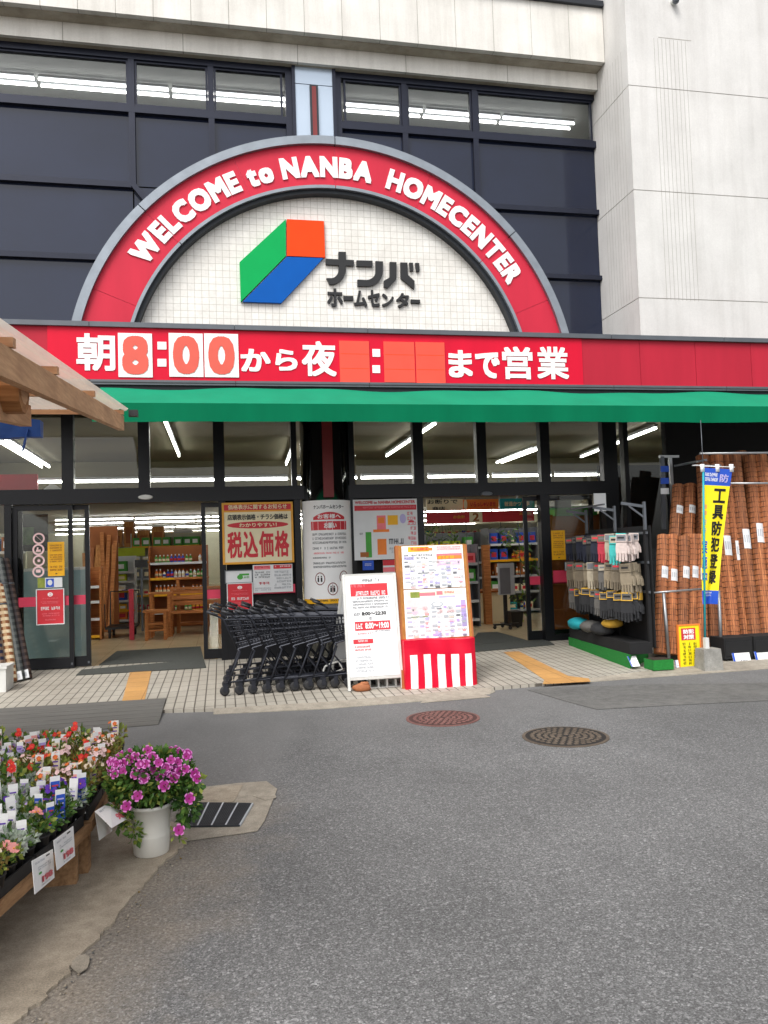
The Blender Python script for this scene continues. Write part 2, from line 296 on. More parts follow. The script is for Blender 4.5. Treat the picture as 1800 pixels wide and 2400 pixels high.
# ---------------------------------------------------------------- mesh builder
class MB:
    def __init__(s): s.v = []; s.f = []; s.m = []; s.mats = []
    def mi(s, m):
        m = MT[m] if isinstance(m, str) else m
        if m not in s.mats: s.mats.append(m)
        return s.mats.index(m)
    def add(s, vs, fs, m):
        k = len(s.v); s.v += [V(p) for p in vs]; i = s.mi(m)
        for f in fs: s.f.append([k+j for j in f]); s.m.append(i)
    def hexa(s, p, m):          # 8 corners: bottom 4 ccw, top 4 ccw
        s.add(p, [(3, 2, 1, 0), (4, 5, 6, 7), (0, 1, 5, 4), (1, 2, 6, 5), (2, 3, 7, 6), (3, 0, 4, 7)], m)
    def box(s, x0, x1, y0, y1, z0, z1, m):
        if x1 < x0: x0, x1 = x1, x0
        if y1 < y0: y0, y1 = y1, y0
        if z1 < z0: z0, z1 = z1, z0
        s.hexa([(x0, y0, z0), (x1, y0, z0), (x1, y1, z0), (x0, y1, z0), (x0, y0, z1), (x1, y0, z1), (x1, y1, z1), (x0, y1, z1)], m)
    def bar(s, a, b, w, h, m, up=V((0, 0, 1))):     # rectangular bar a->b
        a, b = V(a), V(b); d = (b-a).normalized(); sd_ = d.cross(up)
        if sd_.length < 1e-4: sd_ = d.cross(V((1, 0, 0)))
        sd_.normalize(); u = sd_.cross(d); sd_ *= w/2; u *= h/2
        s.hexa([a-sd_-u, b-sd_-u, b+sd_-u, a+sd_-u, a-sd_+u, b-sd_+u, b+sd_+u, a+sd_+u], m)
    def tube(s, pts, r, m, n=8, r1=None):
        pts = [V(p) for p in pts]; k = len(s.v); i = s.mi(m); N = len(pts); prev = None
        for j, p in enumerate(pts):
            d = (pts[min(j+1, N-1)]-pts[max(j-1, 0)]).normalized()
            a = d.cross(V((0, 0, 1)) if abs(d.z) < .95 else V((1, 0, 0))).normalized()
            if prev is not None:
                a = (prev-d*prev.dot(d)).normalized()
            prev = a; b = d.cross(a); rr = r if r1 is None else r+(r1-r)*j/(N-1)
            for q in range(n): t = 2*math.pi*q/n; s.v.append(p+a*(rr*math.cos(t))+b*(rr*math.sin(t)))
        for j in range(N-1):
            for q in range(n): s.f.append([k+j*n+q, k+j*n+(q+1) % n, k+(j+1)*n+(q+1) % n, k+(j+1)*n+q]); s.m.append(i)
        s.f.append([k+q for q in range(n)][::-1]); s.m.append(i); s.f.append([k+(N-1)*n+q for q in range(n)]); s.m.append(i)
    def lathe(s, c, prof, m, n=20, axis='z'):
        c = V(c); k = len(s.v); i = s.mi(m)
        for (r, h) in prof:
            for q in range(n):
                t = 2*math.pi*q/n; p = (r*math.cos(t), r*math.sin(t), h)
                if axis == 'y': p = (p[0], h, p[1])
                if axis == 'x': p = (h, p[0], p[1])
                s.v.append(c+V(p))
        for j in range(len(prof)-1):
            for q in range(n): s.f.append([k+j*n+q, k+j*n+(q+1) % n, k+(j+1)*n+(q+1) % n, k+(j+1)*n+q]); s.m.append(i)
        s.f.append([k+q for q in range(n)][::-1]); s.m.append(i); L = len(prof)-1
        s.f.append([k+L*n+q for q in range(n)]); s.m.append(i)
    def poly(s, pts, m): s.add(pts, [tuple(range(len(pts)))], m)
    def slab(s, pts, d, m):         # polygon pushed along d
        n = len(pts); pts = [V(p) for p in pts]; d = V(d)
        s.add(pts+[p+d for p in pts], [tuple(range(n))[::-1], tuple(range(n, 2*n))]+[(i, (i+1) % n, n+(i+1) % n, n+i) for i in range(n)], m)
    def blob(s, c, r, m, n=6, jit=0., sq=(1, 1, 1)):
        c = V(c); prof = [(math.sin(math.pi*j/n), -math.cos(math.pi*j/n)) for j in range(n+1)]; k = len(s.v); i = s.mi(m); q_ = n+2
        for (a, h) in prof:
            for q in range(q_):
                t = 2*math.pi*q/q_; jj = 1+random.uniform(-jit, jit)
                s.v.append(c+V((a*math.cos(t)*r*sq[0]*jj, a*math.sin(t)*r*sq[1]*jj, h*r*sq[2]*jj)))
        for j in range(n):
            for q in range(q_): s.f.append([k+j*q_+q, k+j*q_+(q+1) % q_, k+(j+1)*q_+(q+1) % q_, k+(j+1)*q_+q]); s.m.append(i)
    def mesh(s, name, smooth=False):
        me = bpy.data.meshes.new(name); me.from_pydata([tuple(p) for p in s.v], [], s.f)
        for m in s.mats: me.materials.append(m)
        me.polygons.foreach_set('material_index', s.m)
        if smooth: me.polygons.foreach_set('use_smooth', [True]*len(s.f))
        me.update(); return me
def props(o, label=None, cat=None, group=None, kind=None):
    for k, v in (('label', label), ('category', cat), ('group', group), ('kind', kind)):
        if v: o[k] = v
    return o
def thing(name, label, cat, loc=(0, 0, 0), group=None, rz_=0):
    o = bpy.data.objects.new(name, None); COL.objects.link(o); o.location = loc; o.rotation_euler = (0, 0, rz_); o.empty_display_size = .1
    return props(o, label, cat, group)
def part(name, mb, parent, smooth=False, label=None, local=False):
    o = bpy.data.objects.new(name, mb.mesh(name, smooth)); COL.objects.link(o); o.parent = parent
    if not local and parent.type == 'EMPTY': o.location = -parent.location
    if label: o['label'] = label
    return o
def solo(name, mb, label, cat, group=None, smooth=False, kind=None):
    o = bpy.data.objects.new(name, mb.mesh(name, smooth)); COL.objects.link(o); return props(o, label, cat, group, kind)
def struct(name, mb): return solo(name, mb, None, None, None, False, 'structure')
KIDS = {}
def dup(root, loc=None, rot=None, label=None, parent=None, kids=None):
    def cp(o, par):
        c = o.copy(); COL.objects.link(c); c.parent = par
        for ch in [x for x in KIDS.get(o, None) or o.children]: cp(ch, c)
        return c
    r = cp(root, parent)
    if loc is not None: r.location = loc
    if rot is not None: r.rotation_euler = rot
    if label: r['label'] = label
    return r
# ---------------------------------------------------------------- text
_TC = {}
def glyphs(s, bold, ext):
    key = (s, bold, ext)
    if key not in _TC:
        c = bpy.data.curves.new('t', 'FONT'); c.body = s; c.extrude = ext; c.resolution_u = 3
        o = bpy.data.objects.new('t', c); COL.objects.link(o)
        me = bpy.data.meshes.new_from_object(o.evaluated_get(bpy.context.evaluated_depsgraph_get()))
        vs = [v.co.copy() for v in me.vertices]; fs = [tuple(p.vertices) for p in me.polygons]
        bpy.data.objects.remove(o); bpy.data.curves.remove(c); bpy.data.meshes.remove(me)
        V2, F2 = [], []
        dirs = [(0, 0)] if not bold else [(0, 0)]+[(.9*i, .9*j) for i in (-1, 0, 1) for j in (-1, 0, 1) if i or j]
        for k, (dx, dy) in enumerate(dirs):
            n = len(V2); V2 += [V((p.x+dx*bold, p.y+dy*bold, p.z+k*.0004)) for p in vs]; F2 += [tuple(n+i for i in f) for f in fs]
        xs = [p.x for p in V2]; ys = [p.y for p in V2]
        _TC[key] = (V2, F2, min(xs), max(xs), min(ys), max(ys))
    return _TC[key]
class Sheet:
    """a flat or curved printed sheet; fractions run right and DOWN from its top left corner"""
    def __init__(s, fn, curved=False): s.fn = fn; s.p = MB(); s.t = MB(); s.lay = .0015; s.curved = curved
    def P(s, x, y, d): return s.fn(x, 1-y, d)
    def rect(s, x0, y0, x1, y1, m, mb=None):
        mb = mb or s.p; n = max(1, int((x1-x0)*16)) if s.curved else 1; d = s.lay; s.lay += .0001
        for i in range(n):
            a, b = x0+(x1-x0)*i/n, x0+(x1-x0)*(i+1)/n
            mb.poly([s.P(a, y1, d), s.P(b, y1, d), s.P(b, y0, d), s.P(a, y0, d)], m)
    def disc(s, cx, cy, rx, ry, m, n=20):
        d = s.lay; s.lay += .0001
        s.p.poly([s.P(cx+rx*math.cos(-2*math.pi*i/n), cy+ry*math.sin(-2*math.pi*i/n), d) for i in range(n)], m)
    def text(s, body, x0, y0, x1, y1, m, bold=.02):
        vs, fs, a, b, c, e = glyphs(body, bold, 0); d = s.lay+.001
        s.t.add([s.P(x0+(p.x-a)/(b-a)*(x1-x0), y1-(p.y-c)/(e-c)*(y1-y0), d+p.z) for p in vs], fs, m)
    def vtext(s, body, x0, y0, x1, y1, m, bold=.02):
        n = len(body)
        for i, ch in enumerate(body):
            h = (y1-y0)/n; s.text(ch, x0, y0+h*(i+.06), x1, y0+h*(i+.94), m, bold)
    def dashes(s, x0, y0, x1, y1, rows, m, fill=.62, gl=None, dens=.9, vert=False):
        """illegible small print: rows of short broken strokes"""
        d = s.lay+.0008; rh = (y1-y0)/rows
        for r in range(rows):
            ya = y0+r*rh; yb = ya+rh*fill; w = gl or (rh*fill*.9); x = x0
            while x < x1-w*.6:
                if random.random() < dens:
                    k = random.choice((0, 1, 2, 3)); xe = min(x1, x+w*.82); ym = (ya+yb)/2; th = (yb-ya)*.2
                    q = [(x, ya, xe, ya+th), (x, yb-th, xe, yb), (x, ym-th/2, xe, ym+th/2), (x+(xe-x)*.4, ya, x+(xe-x)*.62, yb), (x, ya, x+(xe-x)*.2, yb), (xe-(xe-x)*.2, ya, xe, yb)]
                    for a, b, c, e in random.sample(q, 3+(k > 1)):
                        s.t.poly([s.P(a, e, d), s.P(c, e, d), s.P(c, b, d), s.P(a, b, d)], m)
                x += w
    def done(s, root):
        if s.p.f: part('printed_area', s.p, root)
        if s.t.f: part('lettering', s.t, root)
def flat(O, U, Vv):
    O, U, Vv = V(O), V(U), V(Vv); N = U.cross(Vv).normalized()
    return lambda x, y, d: O+U*x+Vv*y+N*d
def sheet(name, label, cat, fn, m, thick=.006, group=None, frame=None, fw_=.02, back=True):
    """thing with a backing sheet, optional frame; returns Sheet, root"""
    b = fn(.5, 0, 0); root = thing(name, label, cat, b, group); mb = MB()
    p = [fn(0, 0, -thick), fn(1, 0, -thick), fn(1, 1, -thick), fn(0, 1, -thick), fn(0, 0, 0), fn(1, 0, 0), fn(1, 1, 0), fn(0, 1, 0)]
    mb.hexa(p, m); part('sheet', mb, root)
    if frame:
        mb = MB(); u = (fn(1, 0, 0)-fn(0, 0, 0)).length; h = (fn(0, 1, 0)-fn(0, 0, 0)).length; a, c = fw_/u, fw_/h
        for (x0, y0, x1, y1) in ((-a, -c, 1+a, 0), (-a, 1, 1+a, 1+c), (-a, 0, 0, 1), (1, 0, 1+a, 1)):
            mb.hexa([fn(x0, y0, -thick-.004), fn(x1, y0, -thick-.004), fn(x1, y1, -thick-.004), fn(x0, y1, -thick-.004), fn(x0, y0, .008), fn(x1, y0, .008), fn(x1, y1, .008), fn(x0, y1, .008)], frame)
        part('frame', mb, root)
    return Sheet(fn), root
def pxrect(x0, y0, x1, y1, Y):      # upright rectangle in the plane Y from its pixel box (left edge x0, right edge x1)
    ym = (y0+y1)/2; a = W(x0, ym, Y).x; b = W(x1, ym, Y).x; xm = (x0+x1)/2; zt = W(xm, y0, Y).z; zb = W(xm, y1, Y).z
    return flat((a, Y, zb), (b-a, 0, 0), (0, 0, zt-zb))
def pxbox(mb, x0, y0, x1, y1, Y, dY, m):
    ym = (y0+y1)/2; xm = (x0+x1)/2
    mb.box(W(x0, ym, Y).x, W(x1, ym, Y).x, Y, Y+dY, W(xm, y1, Y).z, W(xm, y0, Y).z, m)
# ================================================================ setting
PV_EDGE = [(-9, 8.55), (G(385, 1670).x, 8.5), (G(529, 1668).x, 8.36), (G(750, 1655).x, 8.3), (G(1122, 1614).x, 8.45), (G(1250, 1606).x, 8.5), (G(1400, 1600).x, 8.62), (G(1560, 1580).x, 8.86), (G(1800, 1552).x, 9.1), (13, 9.6)]
m = MB(); m.poly([(-250, -150, 0), (250, -150, 0), (250, 250, 0), (-250, 250, 0)], 'asphalt'); struct('asphalt', m)
m = MB()
for (a, ya), (b, yb) in zip(PV_EDGE, PV_EDGE[1:]):
    m.hexa([(a, ya, -.05), (b, yb, -.05), (b, FY+.1, -.05), (a, FY+.1, -.05), (a, ya, .034), (b, yb, .034), (b, FY+.1, .11), (a, FY+.1, .11)], 'paving')
struct('entrance_paving', m)
def zp(x, y):
    for (a, ya), (b, yb) in zip(PV_EDGE, PV_EDGE[1:]):
        if a <= x <= b:
            e = ya+(yb-ya)*(x-a)/(b-a); return .034+(.11-.034)*(y-e)/(FY+.1-e)
    return .034
def GP(px, py):
    p = G(px, py, .05)
    for _ in range(5): p = G(px, py, zp(p.x, p.y))
    return p
m = MB()                              # concrete kerb strip in front of the paving
kp = [(G(500, 1680).x, 8.37, .13), (G(750, 1655).x, 8.3, .2), (G(980, 1640).x, 8.37, .24), (G(1122, 1614).x, 8.45, .20), (G(1145, 1614).x, 8.46, .1)]
kq = [(G(1385, 1600).x, 8.60, .06), (G(1560, 1580).x, 8.86, .3), (G(1700, 1565).x, 8.98, .42), (G(1800, 1552).x, 9.1, .5), (13, 9.6, .5)]
for K in (kp, kq):
    for (a, ya, wa), (b, yb, wb) in zip(K, K[1:]):
        m.hexa([(a, ya-wa, -.03), (b, yb-wb, -.03), (b, yb-.003, -.03), (a, ya-.003, -.03), (a, ya-wa, .006), (b, yb-wb, .006), (b, yb-.003, .038), (a, ya-.003, .038)], 'kerb')
struct('kerb', m)
m = MB(); pts = [(1236, 1617), (1300, 1612), (1524, 1604), (1600, 1604), (1820, 1600), (1850, 1640), (1600, 1652), (1399, 1663), (1330, 1645)]
m.slab([G(*p, .003) for p in pts], (0, 0, .003), 'patch'); struct('asphalt_patch', m)
m = MB(); pts = [(1000, 1636), (1120, 1622), (1150, 1634), (985, 1648)]
m.slab([G(*p, .003) for p in pts], (0, 0, .003), 'kerb'); struct('kerb_apron', m)
m = MB()                              # left concrete strip, with a broken edge
edge = [(438, 1974), (418, 1990), (392, 2012), (372, 2028), (345, 2066), (318, 2088), (300, 2112), (272, 2140), (262, 2166), (236, 2188), (212, 2214), (176, 2250), (160, 2280), (128, 2306), (96, 2345), (52, 2378), (30, 2402), (-60, 2500), (-150, 2620)]
E_ = [G(*p, .012) for p in edge]; random.seed(3)
E2 = []
for a, b in zip(E_, E_[1:]):
    for k in range(4):
        q = a.lerp(b, k/4); q.x += random.uniform(-.012, .012); q.y += random.uniform(-.012, .012); E2.append(q)
E2.append(E_[-1])
top = [G(438, 1974, .012)]+E2+[V((-8, E_[-1].y, .012)), V((-8, 5.9, .012)), V((-1.2, 5.9, .012)), G(420, 1930, .012)]
m.slab([p-V((0, 0, .05)) for p in top[::-1]], (0, 0, .05), 'sidewalk'); struct('sidewalk', m)
# moss and crumbs in the broken joint
m = MB(); random.seed(5)
for k in range(130):
    a = random.choice(E2[6:-4]); p = a+V((random.gauss(.035, .03), random.gauss(-.02, .03), .002)); r = random.choice((.002, .003, .004, .006))
    m.blob((p.x, p.y, .004+r*.3), r, random.choice(['kerb', 'sidewalk', 'patch', 'leafbrown' if k % 3 == 0 else 'kerb']), 3, .3, (1, 1, .6))
solo('gravel', m, 'loose crumbs of concrete and moss along the broken pavement edge', 'gravel', None, False, 'stuff')
# tactile strips
m = MB()
for q in ([(305.5, 1572), (356, 1569), (338, 1646), (285, 1648)], ):
    m.slab([GP(*p)+V((0, 0, .002)) for p in q][::-1], (0, 0, .003), 'tactile')
struct('tactile_paving', m)
m = MB(); m.slab([GP(*p)+V((0, 0, .002)) for p in [(1180, 1529), (1216, 1527), (1332, 1585), (1380, 1591), (1384, 1598), (1272, 1604), (1276, 1594)]][::-1], (0, 0, .003), 'tactile'); struct('tactile_paving', m)
# shop floor
m = MB(); m.box(-12, 14, FY+.1, 44, -.1, .105, 'shopfloor'); struct('shop_floor', m)
# ================================================================ building
bld = thing('shop_building', 'two storey cream shop building with dark glazed front and white panelled wall', 'building', (1.7, FY, .1))
def XF(px, py): return W(px, py, FY).x
def ZF(px, py): return W(px, py, FY).z
ZT = 8.97; ZS = (ZF(0, 240)+ZF(1390, 340))/2; ZA, ZB = (ZF(150, 428)+ZF(1270, 494))/2, (ZF(110, 600)+ZF(1340, 653))/2
xv = [-7.0, XF(-260, 250), XF(311, 330), XF(495, 250), XF(681, 230), XF(786, 230), XF(946, 260), XF(1112, 320), 6.13]
BAR = .085
# spandrel panels
rows = [(ZA, ZS), (ZB, ZA), (4.3, ZB)]
for i, (a, b) in enumerate(zip(xv, xv[1:])):
    for j, (z0, z1) in enumerate(rows):
        if i == 4: continue
        if j > 0 and 3 <= i <= 5: continue
        m = MB(); m.box(a+.01, b-.01, FY, FY+.03, z0+.01, z1-.01, 'spandrel'); part('spandrel_panel', m, bld)
m = MB(); m.box(XF(495, 250), XF(946, 260), FY+.005, FY+.03, 4.3, ZA, 'spandrel'); part('spandrel_panel', m, bld)
# frame bars
m = MB(); y0, y1 = FY-.07, FY+.06
def vb(x, z0, z1, w=BAR, d=0): m.box(x-w/2, x+w/2, y0-d, y1, z0, z1, 'frame2')
def hb(x0, x1, z, w=BAR, d=.002): m.box(x0, x1, y0-d, y1, z-w/2, z+w/2, 'frame2')
vb(xv[1], 4.3, ZT); vb(xv[2], ZA+.02, ZT); vb(xv[3], 6.5, ZT); vb(xv[4]-.02, 6.5, ZT, .12); vb(xv[5]+.02, 6.5, ZT, .12); vb(xv[6], 6.5, ZT); vb(xv[7], 5.5, ZT)
for a, b in ((-7, xv[4]-.08), (xv[5]+.08, 6.13)): hb(a, b, ZS, .11); m.box(a, b, y0-.004, y1, ZT-.14, ZT, 'frame2')
hb(-7, xv[2], ZA); hb(-7, XF(238, 600), ZB, .08); hb(XF(1140, 487), 6.13, ZA, .08); hb(XF(1270, 650), 6.13, ZB, .07)
m.bar((xv[2], y0+.03, ZA), W(352, 482, FY-.04), .075, .12, 'frame2', V((0, 1, 0)))
part('facade_frame', m, bld)
for a, b in ((xv[0], xv[1]), (xv[1], xv[2]), (xv[2], xv[3]), (xv[3], xv[4]-.08), (xv[5]+.08, xv[6]), (xv[6], xv[7]), (xv[7], 6.13)):
    m = MB(); z0, z1 = ZS+.055, ZT-.14; a += .045; b -= .045
    f = MB()
    for (p, q, r, s) in ((a, a+.03, z0, z1), (b-.03, b, z0, z1), (a+.03, b-.03, z0, z0+.03), (a+.03, b-.03, z1-.03, z1)): f.box(p, q, FY-.045, FY+.02, r, s, 'frame2')
    fo = part('window', f, bld); m.box(a+.03, b-.03, FY-.012, FY-.006, z0+.03, z1-.03, 'glass_up'); part('pane', m, fo)
# pillar in the upper storey
m = MB(); xa, xb = XF(691, 230), XF(777, 230); zj = ZF(735, 209)
m.box(xa, xb, FY-.11, FY+.05, 6.6, zj-.006, 'steelblue'); m.box(xa, xb, FY-.11, FY+.05, zj+.006, ZT-.02, 'steelblue'); m.box(xa+.01, xb-.01, FY-.09, FY+.04, zj-.006, zj+.006, 'trimdark')
m.box(xa-.05, xa-.002, FY-.13, FY+.05, 6.6, ZT+.0, 'frame2'); m.box(xb+.002, xb+.05, FY-.13, FY+.05, 6.6, ZT, 'frame2'); m.box(xa-.05, xb+.05, FY-.135, FY+.05, ZT, ZT+.08, 'frame2')
pil = part('pillar', m, bld)
m = MB(); xa2, xb2 = XF(725, 270), XF(744, 270); m.box(xa2, xb2, FY-.15, FY-.11, 7.3, ZF(735, 212), 'trimdark'); m.box(xa2+.03, xb2-.03, FY-.156, FY-.149, 7.3, ZF(735, 216), 'redpost'); part('pillar_stripe', m, pil)
# fascia steps and soffits
za = XP(1418, 142, 6.1).z; zb2 = XP(1399, 209, 6.1).z; zc = XP(1412, 16, 6.1).z
FA, FB = 11.16, 11.44
m = MB(); xj = []
jx = [W(px, 60, FA).x for px in np.arange(-260, 1420, 88.5)]
for a, b in zip([-7]+jx, jx+[6.12]): m.box(a+.004, b-.004, FA, FA+.1, za, zc, 'fascia')
m.box(-7, 6.12, FA+.006, FA+.1, za+.002, zc-.002, 'joint'); part('upper_fascia', m, bld)
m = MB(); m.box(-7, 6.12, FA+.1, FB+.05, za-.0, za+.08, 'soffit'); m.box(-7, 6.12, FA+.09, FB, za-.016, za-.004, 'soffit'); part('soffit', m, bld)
m = MB(); jx = [W(px, 110, FB).x for px in (-416, -135, 147, 429, 697, 950, 1187)]
for a, b in zip([-7]+jx, jx+[6.12]): m.box(a+.005, b-.005, FB, FB+.06, zb2, za-.018, 'fascia')
m.box(-7, 6.12, FB+.006, FB+.05, zb2+.004, za-.02, 'joint'); part('lower_fascia', m, bld)
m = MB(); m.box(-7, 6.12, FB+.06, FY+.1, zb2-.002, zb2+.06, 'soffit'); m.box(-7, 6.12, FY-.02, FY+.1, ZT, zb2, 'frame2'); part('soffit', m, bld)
m = MB(); m.box(-7, 6.11, FA-.06, FA+.5, zc, zc+.09, 'trimdark'); part('coping', m, bld)
m = MB(); m.box(-7, 6.1, FA+.11, 13.9, za+.34, zc-.05, 'fascia'); part('roof', m, bld)
# white block on the right: panels with joints and narrow grooves
WX = 6.125; WY = XP(1502, 790, WX).y
jz = [(XP(1466+9, 197, WX).z), XP(1490, 440, WX).z, XP(1500, 696, WX).z]
zl = [4.0]+sorted(jz)+[12.5]
m = MB()
xs_ = [WX, 9.4, 14]
for z0, z1 in zip(zl, zl[1:]):
    for i, (a, b) in enumerate(zip(xs_, xs_[1:])): m.box(a+(.004 if i else 0), b-.004, WY, FY+.12 if i == 0 else WY+.3, z0+.006, z1-.006, 'wall')
m.box(WX+.008, 13.9, WY+.008, WY+.29, 4.01, 12.4, 'joint'); m.box(WX+.008, WX+.2, WY+.29, FY+.11, 4.01, 12.4, 'joint')
part('side_wall', m, bld)
m = MB()                             # fine grooves
for k in range(9):
    x = W(1545+k*9.2, 350, WY).x; m.box(x, x+.005, WY-.0015, WY, XP(1500, 700, WX).z, W(1560, 92, WY).z, 'joint')
m.box(W(1543, 92, WY).x, W(1620, 96, WY).x, WY-.0015, WY, W(1560, 90, WY).z, W(1560, 88.5, WY).z, 'joint')
for k in range(9):
    y = WY+.18+k*.085; m.box(WX-.0015, WX, y, y+.004, XP(1500, 690, WX).z, XP(1480, 90, WX).z, 'joint')
part('groove', m, bld)
# canopy roof behind the sign band
BY = 10.0; zbt = (W(0, 760, BY).z+W(1800, 806, BY).z)/2; zbb = (W(211, 896, BY).z+W(1800, 920, BY).z)/2
m = MB(); m.box(-7, 13, BY+.13, FY-.12, zbb+.04, zbt-.12, 'trimdark'); m.box(-7, 13, BY+.12, FY-.13, zbb-.0, zbb+.04, 'matblack'); part('canopy_roof', m, bld)
# ---- ground floor shopfront
ZTR1, ZTR0 = (ZF(250, 1143)+ZF(1140, 1135))/2, (ZF(206, 1181)+ZF(1008, 1165))/2
ZTOP = 3.78
m = MB(); y0, y1 = FY-.07, FY+.07
px_posts = [(160, 24), (338, 24), (513, 24), (688, 12), (822, 13), (978, 24), (1126, 24), (1274, 24)]
PX = [XF(p, 1070) for p, w in px_posts]
for (p, w), x in zip(px_posts, PX): m.box(x-w*.00325, x+w*.00325, y0, y1, ZTR1, ZTOP, 'frame')
m.box(-7, XF(1420, 1140), y0-.02, y1+.02, ZTR0, ZTR1, 'frame')
m.box(-7, 6.2, y0-.01, y1, ZTOP-.06, ZTOP+.1, 'frame')
x = XF(1425, 1070); m.box(x-.12, x+.12, y0-.01, y1, .1, ZTOP, 'frame'); x = XF(1463, 1070); m.box(x-.04, x+.04, y0, y1, .1, ZTOP, 'frame')
for px in (978, 1274): x = XF(px+4, 1300); m.box(x-.075, x+.075, y0, y1, .1, ZTR0, 'frame')
for px in (22, 523, 700, 829): x = XF(px, 1350); m.box(x-.045, x+.045, y0, y1, .1, ZTR0, 'frame')
m.box(XF(523, 1350), XF(978, 1350), y0+.01, y1, .1, .62, 'frame')
m.box(XF(1285, 1350), XF(1425, 1350), y0+.01, y1, .1, .2, 'frame'); m.box(-7, XF(20, 1350), y0+.01, y1, .1, .2, 'frame')
part('shopfront_frame', m, bld)
xe = [-7, XF(-30, 1070)]+PX+[XF(1425, 1070)-.1]
for i, (a, b) in enumerate(zip(xe, xe[1:])):
    if i == 5: continue
    m = MB(); m.box(a+.07, b-.07, FY-.006, FY+.0, ZTR1, ZTOP-.06, 'glass'); part('transom_pane', m, bld)
m = MB(); m.box(XF(1425, 1070)+.12, XF(1560, 1070), FY-.006, FY, .1, ZTOP, 'glass'); part('fixed_pane', m, bld)
m = MB(); m.box(XF(1285, 1300)+.06, XF(1425, 1300)-.12, FY-.006, FY, .2, ZTR0, 'glass'); part('fixed_pane', m, bld)
m = MB(); m.box(-7, XF(15, 1300), FY-.006, FY, .2, ZTR0, 'glass'); part('fixed_pane', m, bld)
for a, b in ((523, 700), (829, 978)):
    m = MB(); m.box(XF(a, 1300)+.045, XF(b, 1300)-.045, FY+.004, FY+.012, .62, ZTR0, 'matblack'); part('infill_panel', m, bld)
m = MB(); m.box(XF(1560, 1070), 14, FY-.03, FY+.1, .0, ZTOP+.4, 'matblack'); m.box(XF(1440, 1070), 14, FY+.55, FY+.62, .1, 2.9, 'matblack'); part('dark_wall', m, bld)
# sliding door leaves
def leaf_door(x0, x1, y, closed=False):
    f = MB(); z0, z1 = .12, ZTR0-.01; w = .06
    f.box(x0, x0+w, y, y+.045, z0, z1, 'frame'); f.box(x1-w, x1, y, y+.045, z0, z1, 'frame'); f.box(x0+w, x1-w, y+.001, y+.044, z1-.07, z1, 'frame'); f.box(x0+w, x1-w, y+.001, y+.044, z0, z0+.14, 'frame')
    o = part('sliding_door', f, bld)
    g = MB(); g.box(x0+w, x1-w, y+.018, y+.024, z0+.14, z1-.07, 'glass'); part('pane', g, o)
    g = MB(); g.box(x0+w, x1-w, y+.012, y+.015, .98, 1.11, 'pinkband'); part('collision_band', g, o)
    g = MB(); g.box(x1-w*.7, x1-w*.3, y-.004, y, z0+.04, z0+.07, 'trim'); part('lock', g, o); return o
leaf_door(XF(22, 1350)+.05, XF(172, 1350), FY-.02); leaf_door(XF(40, 1350), XF(209, 1350), FY+.055)
leaf_door(XF(474, 1350), XF(640, 1350), FY+.055)
leaf_door(XF(1236, 1350), XF(1400, 1350), FY+.055); leaf_door(XF(850, 1350), XF(1000, 1350), FY+.055)
for px, py in ((341, 1165), (1140, 1157)):
    m = MB(); c = W(px, py, FY-.1); m.lathe((c.x, FY-.09, c.z), [(.001, -.03), (.055, -.03), (.065, 0), (.065, .03)], 'plastic_w' if px < 500 else 'trim', 12, 'y'); 
    for v in m.v: v.x = c.x+(v.x-c.x)*1.6; v.z = c.z+(v.z-c.z)*.55
    solo('door_sensor', m, 'small oval sensor on the beam over the %s doorway' % ('left' if px < 500 else 'right'), 'door sensor')
# round column of polished steel with a dark red strip
cxx = W(763, 1100, FY-.05).x; cr = .36; CYC = FY+.05
m = MB(); m.lathe((cxx, CYC, 0), [(cr, .1), (cr, ZTOP)], 'mirror', 40); colo = part('column', m, bld, True)
m = MB(); m.box(cxx-.075, cxx+.075, CYC-cr-.03, CYC-cr+.02, W(765, 1165, CYC-cr).z, ZTOP, 'redpost'); part('column_stripe', m, colo)
# ---- inside: walls, ceilings
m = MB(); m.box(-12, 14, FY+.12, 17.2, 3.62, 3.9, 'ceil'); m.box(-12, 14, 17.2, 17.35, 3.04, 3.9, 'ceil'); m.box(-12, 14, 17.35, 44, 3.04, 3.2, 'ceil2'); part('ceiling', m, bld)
m = MB(); m.box(-12, 14, 43.6, 44, .1, 3.04, 'inwall'); m.box(-12.2, -12, FY, 44, 0, 3.9, 'inwall'); m.box(14, 14.2, FY, 44, 0, 3.9, 'inwall'); part('inner_wall', m, bld)
zu = 9.42
m = MB(); m.box(-7.5, 8.2, FY+.13, 15.6, zu, zu+.1, 'ceil2'); m.box(-7.5, 8.2, 15.6, 15.7, 3.95, zu, 'inwall'); m.box(7.6, 7.75, FY+.2, 15.6, 7.9, zu, 'inwall'); m.box(-7.5, 8.2, FY+.13, 15.6, 7.8, 7.9, 'ceil2'); m.box(-7.6, -7.5, FY-.1, 15.6, 3.95, zu, 'inwall'); part('upper_room', m, bld)
LIGHTG = 'strip lights on the shop ceiling'
def light(a, b, label, em='tube', w=.028, group=LIGHTG):
    a, b = V(a), V(b); t = thing('strip_light', label, 'strip light', (a+b)/2, group)
    h = MB(); u = V((0, 0, .05)); h.bar(a+u, b+u, .06, .04, 'pltgrey'); part('housing', h, t)
    k = MB(); k.tube([a, b], w/2, em, 8); part('tube', k, t); return t
yu = (G(150, 196, zu-.1).y+G(1100, 278, zu-.1).y)/2
